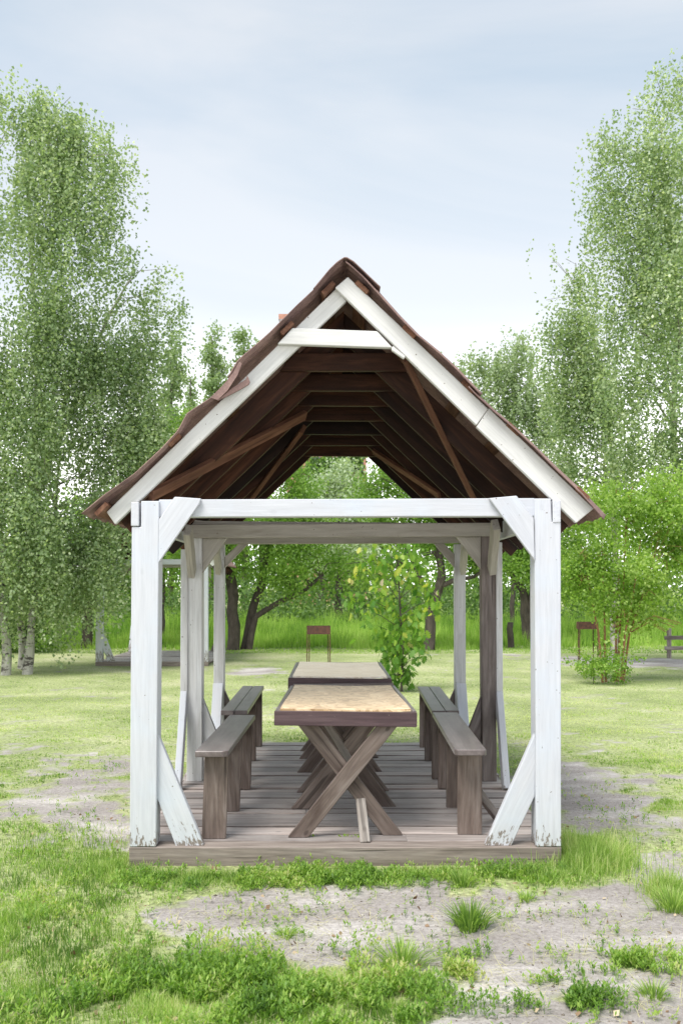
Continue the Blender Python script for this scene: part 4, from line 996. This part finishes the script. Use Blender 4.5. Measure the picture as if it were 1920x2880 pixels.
def lawn():
    rg = np.random.default_rng(81); parts = []
    # near and middle ground
    for (n, y0, y1, hh, ww, two) in ((210000, 3.3, 9.5, .052, .0042, True), (260000, 7.0, 27, .048, .010, False)):
        X, Y = scatter(n, y0, y1, rg)
        g = grassy(X, Y) + (fbm2(X * 22, Y * 22, 12, 2) - .5) * .5
        p = np.clip((g - .52) / .45, 0, 1) ** 1.2 * np.clip(.25 + 1.9 * (fbm2(X * 11, Y * 11, 41, 2) - .28), .12, 1)
        k = (rg.uniform(0, 1, n) < p) & off_deck(X, Y); X, Y, g = X[k], Y[k], g[k]
        m = len(X); cl = fbm2(X * 1.7 + 5, Y * 1.7 + 9, 14, 4); c2 = fbm2(X * .45 + 5, Y * .45 + 9, 15, 3)
        h = hh * (.17 + .54 * np.clip(g - .45, 0, 1.0)) * rg.uniform(.45, 1.4, m) * (.25 + 1.7 * fbm2(X * 6, Y * 6, 21, 3) ** 1.3)
        h *= np.where((X > xl - .1) & (X < xr), np.where(Y < Y1, np.clip((5.62 - Y) / .5, .22, 1), 1), 1)
        h *= np.where(Y < 5.5, 1.1, np.where(Y > 9, .8, 1))
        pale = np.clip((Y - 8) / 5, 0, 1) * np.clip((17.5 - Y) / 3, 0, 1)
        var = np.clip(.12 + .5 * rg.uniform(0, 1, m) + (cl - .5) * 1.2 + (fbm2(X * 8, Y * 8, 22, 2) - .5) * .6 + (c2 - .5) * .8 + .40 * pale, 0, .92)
        st = rg.uniform(0, 1, m) < .09 + .08 * pale; var = np.where(st, rg.uniform(.88, 1, m), var)
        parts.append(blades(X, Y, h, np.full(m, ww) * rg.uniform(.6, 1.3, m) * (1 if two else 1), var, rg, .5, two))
    # bright long clump by the right front corner, a fringe round the deck
    for (cx, cy, rx, ry, n, hh) in ((1640, 2415, 130, 42, 7500, .115), (1545, 2465, 80, 25, 2500, .06), (1240, 2462, 130, 14, 1600, .045), (600, 2475, 300, 18, 5000, .045), (310, 2440, 110, 40, 2600, .06), (150, 2400, 220, 80, 3000, .05), (880, 2468, 130, 16, 2200, .04),
                                   (1880, 2520, 60, 30, 1800, .10), (640, 2165, 30, 20, 100, .1)):
        Yc = ZC * F / (cy - HY); Xc = (cx - HX) / F * Yc; ra = rx / F * Yc; rb = abs(ZC * F / (cy - ry - HY) - ZC * F / (cy + ry - HY)) / 2
        v = rg.normal(size=(n, 2)) * .5; X = Xc + v[:, 0] * ra; Y = Yc + v[:, 1] * rb; k = off_deck(X, Y) ; X, Y = X[k], Y[k]; m = len(X)
        var = np.clip(.05 + .8 * rg.uniform(0, 1, m) + (.12 if cx > 1500 else 0) + (fbm2(X * 9, Y * 9, 44, 2) - .5) * .6, 0, .95); hs = fbm2(X * 8, Y * 8, 45, 2)
        parts.append(blades(X, Y, hh * rg.uniform(.3, 1.3, m) * (.35 + 1.2 * hs), np.full(m, .0036), var, rg, .6, True))
    # dry straw lying on the soil
    n = 9000; X, Y = scatter(n, 3.5, 9.0, rg); k = fbm2(X * 2.5, Y * 2.5, 33, 3) > rg.uniform(.35, .62, n); X, Y = X[k], Y[k]; k = off_deck(X, Y); X, Y = X[k], Y[k]; m = len(X)
    parts.append(blades(X, Y, np.full(m, .05) * rg.uniform(.3, 1.4, m), np.full(m, .0025), rg.uniform(.93, 1, m), rg, 3.0, True))
    me = merge_mesh('grass', parts); tag(link('grass', me, L_GRASS), 'short patchy green lawn grass with straw, all around the pavilion', 'grass', kind='stuff')
    # tall meadow behind
    n = 90000; X, Y = scatter(n, 25.5, 60, rg, 3, .8)
    edge = 24.8 + 5.5 * fbm2(X * .35 + 1, Y * 0 + 3, 16, 3); lo = Y < edge
    m = n; h = np.where(lo, .10, .12 + .85 * fbm2(X * .9, Y * .6, 17, 4) ** 1.3) * rg.uniform(.4, 1.35, m) * np.clip((Y - 24) / 7, .3, 1.25)
    var = np.clip(rg.uniform(0, 1, m) * .6 + (fbm2(X * 1.1, Y * .5, 18, 4) - .4) * 1.6, 0, 1)
    V = blades(X, Y, h, np.full(m, .028), var, rg, .3, False)
    me = merge_mesh('meadow', [V]); tag(link('meadow', me, L_MEADOW), 'tall bright meadow grass beyond the mown lawn', 'tall grass', kind='stuff')
lawn()

def weeds():
    rg = np.random.default_rng(91); parts = []
    regs = [(880, 2800, 330, 80, 3000, .06), (560, 2750, 300, 80, 2000, .065), (380, 2860, 330, 80, 2200, .065), (1020, 2850, 200, 70, 1700, .06), (700, 2480, 330, 24, 2600, .042), (900, 2472, 150, 22, 1300, .05), (1030, 2475, 120, 16, 500, .04), (1180, 2465, 260, 16, 900, .036), (1440, 2465, 120, 22, 700, .045),
            (1590, 2820, 100, 28, 900, .05), (1560, 2775, 40, 12, 200, .04), (1790, 2715, 110, 25, 900, .05), (1240, 2745, 90, 26, 750, .05), (600, 2480, 200, 20, 500, .04), (160, 2540, 200, 60, 900, .05), (100, 2360, 200, 70, 700, .05), (250, 2180, 150, 60, 400, .04),
            (1310, 2690, 60, 10, 90, .03), (1500, 2570, 200, 60, 120, .03), (1200, 2600, 300, 80, 220, .03), (800, 2590, 250, 60, 260, .03), (1700, 2650, 250, 150, 260, .03), (1500, 2850, 300, 60, 160, .03), (1800, 2350, 150, 80, 260, .04), (1650, 2250, 100, 60, 200, .035)]
    for (cx, cy, rx, ry, n, hh) in regs:
        Yc = ZC * F / (cy - HY); Xc = (cx - HX) / F * Yc; ra = rx / F * Yc; rb = abs(ZC * F / (cy - ry - HY) - ZC * F / (cy + ry - HY)) / 2
        v = rg.normal(size=(n, 2)) * (.62 + .35 * (rg.uniform(0, 1, (n, 1)) < .25)); X = Xc + v[:, 0] * ra; Y = Yc + v[:, 1] * rb
        k = off_deck(X, Y); X, Y = X[k], Y[k]; g = fbm2(X * 7, Y * 7, 19, 4); k = (g > .47) & (rg.uniform(0, 1, len(X)) < .7); X, Y, g = X[k], Y[k], g[k]; m = len(X)
        H = hh * (.15 + 1.5 * g) * rg.uniform(.3, 1.3, m); tone = rg.uniform(0, .35, m) + (fbm2(X * 4 + 3, Y * 4, 23, 3) - .35) * 1.1
        for lf in range(7):      # leaves up each stem
            f = rg.uniform(.25, 1, m); ang = rg.uniform(0, 2 * np.pi, m); L_ = rg.uniform(.010, .034, m) * (.6 + hh * 6)
            a = np.stack([np.cos(ang), np.sin(ang), rg.uniform(.1, 1.9, m)], -1); a /= np.linalg.norm(a, axis=1, keepdims=True)
            b = np.stack([-np.sin(ang), np.cos(ang), np.zeros(m)], -1); C = np.stack([X, Y, gz(X, Y) + H * f], -1) + rg.normal(size=(m, 3)) * np.array([.006, .006, 0])
            s = L_[:, None]
            V = np.stack([C, C + a * s * .55 + b * s * .17, C + a * s, C + a * s * .55 - b * s * .17], 1).reshape(-1, 3)
            parts.append((V, np.arange(m * 4), np.full(m, 4), np.repeat(np.clip(tone + rg.uniform(0, .5, m), 0, 1), 4)))
        parts.append(blades(X, Y, H, np.full(m, .003), np.clip(tone, 0, 1), rg, .15, False))
    me = merge_mesh('weeds', parts); tag(link('weeds', me, L_WEED), 'small leafy green weeds growing low over the soil in front of the pavilion', 'weeds', kind='stuff')
weeds()

def tuft(lab, x, y, r, h, n, tone, seed, grp):
    n = int(n * .55); r *= 1.15; h *= .85
    rg = np.random.default_rng(seed); Yc = ZC * F / (y - HY); Xc = (x - HX) / F * Yc
    an = rg.uniform(0, 2 * np.pi, n); q = np.sqrt(rg.uniform(0, 1, n)) * r * .45; q *= 1 + .25 * np.sin(an * 3 + seed)
    X = Xc + np.cos(an) * q; Y = Yc + np.sin(an) * q
    hh = h * rg.uniform(.5, 1.2, n); B = np.stack([X, Y, gz(X, Y) - .005], -1)
    out = np.stack([np.cos(an), np.sin(an), np.zeros(n)], -1) * (q / (r * .45) * rg.uniform(.3, 1.0, n) * r * .9)[:, None]; up = np.array([0, 0, 1.0])
    fa = an + np.pi / 2 + rg.normal(size=n) * .5; wd = np.stack([np.cos(fa), np.sin(fa), np.zeros(n)], -1) * .0022
    V = []
    for t, wq in ((0, 1), (.4, .95), (.75, .7), (1, .05)):
        c = B + out * t ** 1.7 + up[None] * (hh * (t - .35 * t * t * (q / (r * .45))))[:, None]; V += [c - wd * wq, c + wd * wq]
    V = np.stack(V, 1).reshape(-1, 3); b = np.arange(n)[:, None] * 8
    Q = np.concatenate([b + np.array([0, 1, 3, 2]), b + np.array([2, 3, 5, 4]), b + np.array([4, 5, 7, 6])], 1).ravel()
    o = link('grass_tuft', fast_mesh('grass_tuft', V, Q, np.full(n * 3, 4), np.repeat(np.clip(tone + rg.uniform(-.25, .5, n), 0, 1), 8)), L_GRASS); tag(o, lab, 'grass tuft', grp)
TG = 'grass tufts on the bare soil'
tuft('thick dark green grass tuft on bare soil in front of the right foot brace', 1320, 2610, .13, .17, 700, .15, 1, TG)
tuft('wide spiky grass tuft in the lower centre with long arching blades', 1130, 2715, .16, .13, 420, .35, 2, TG)
tuft('upright grass tuft against the deck edge above the thickest dark tuft', 1300, 2490, .11, .12, 380, .25, 3, TG)
tuft('loose grass tuft at the right edge of the bare soil, level with the dark tuft', 1890, 2560, .13, .16, 450, .40, 4, TG)
tuft('small grass tuft low at the right, below the leafy weed patch', 1835, 2805, .08, .09, 220, .35, 5, TG)
tuft('small low grass tuft left of centre on the bare soil', 805, 2630, .07, .06, 200, .4, 6, TG)
tuft('grass tuft growing at the edge of the weeds at lower left of centre', 1080, 2725, .05, .06, 100, .3, 7, TG)
tuft('small grass tuft just right of the thick clump, below the right front post', 1480, 2530, .07, .07, 200, .4, 8, TG)

# small sprig lying on the deck by the table legs
def sprig():
    rg = np.random.default_rng(5); pts = [P(955, 2345, 5.86), P(985, 2338, 5.86), P(1000, 2325, 5.88), P(1010, 2330, 5.86), P(880, 2352, 5.86), P(965, 2350, 5.85)]
    C = np.array([[p.x, p.y, FZ + .008] for p in pts for _ in range(3)]) + rg.normal(size=(18, 3)) * np.array([.008, .01, .003])
    tag(link('sprig', leaves_mesh('sprig', C, .022, rg.uniform(.3, .9, 18), rg, -.2), L_WEED), 'tiny green sprig sprouting between the deck boards under the near table', 'sprig')
sprig()

def litter():
    "small stones, crumbs of soil and dead leaves lying on the bare ground"
    rg = np.random.default_rng(101); n = 5200; X, Y = scatter(n, 3.5, 8.5, rg); k = off_deck(X, Y) & (grassy(X, Y) < .75); X, Y = X[k], Y[k]; n = len(X)
    r = np.exp(rg.normal(math.log(.0035), .45, n)); Z = gz(X, Y)
    base = np.array([(1, 0, 0), (0, 1, 0), (-1, 0, 0), (0, -1, 0), (0, 0, .8), (0, 0, -.4)], float)
    V = (np.stack([X, Y, Z], -1)[:, None, :] + base[None] * r[:, None, None] * rg.uniform(.6, 1.3, (n, 6, 1))).reshape(-1, 3)
    f = np.array([(0, 1, 4), (1, 2, 4), (2, 3, 4), (3, 0, 4), (1, 0, 5), (2, 1, 5), (3, 2, 5), (0, 3, 5)])
    I = (np.arange(n)[:, None, None] * 6 + f[None]).ravel()
    m = leaf_mat('litter', [(0, (.08, .065, .05)), (.5, (.26, .22, .18)), (1, (.50, .46, .40))], trans=0)
    tag(link('litter', fast_mesh('litter', V, I, np.full(n * 8, 3), np.repeat(rg.uniform(0, 1, n), 6)), m), 'small stones and crumbs of soil scattered on the bare ground', 'pebbles', kind='stuff')
    n = 420; X, Y = scatter(n, 3.5, 7.5, rg); k = off_deck(X, Y); X, Y = X[k], Y[k]
    C = np.stack([X, Y, gz(X, Y) + .006], -1)
    m2 = leaf_mat('dead_leaf', [(0, (.16, .09, .05)), (.6, (.34, .24, .15)), (1, (.55, .45, .30))], trans=.1)
    tag(link('dead_leaves', leaves_mesh('dead_leaves', C, .028, rg.uniform(0, 1, len(C)), rg, 0), m2), 'dry brown dead leaves fallen around the pavilion', 'dead leaves', kind='stuff')
litter()
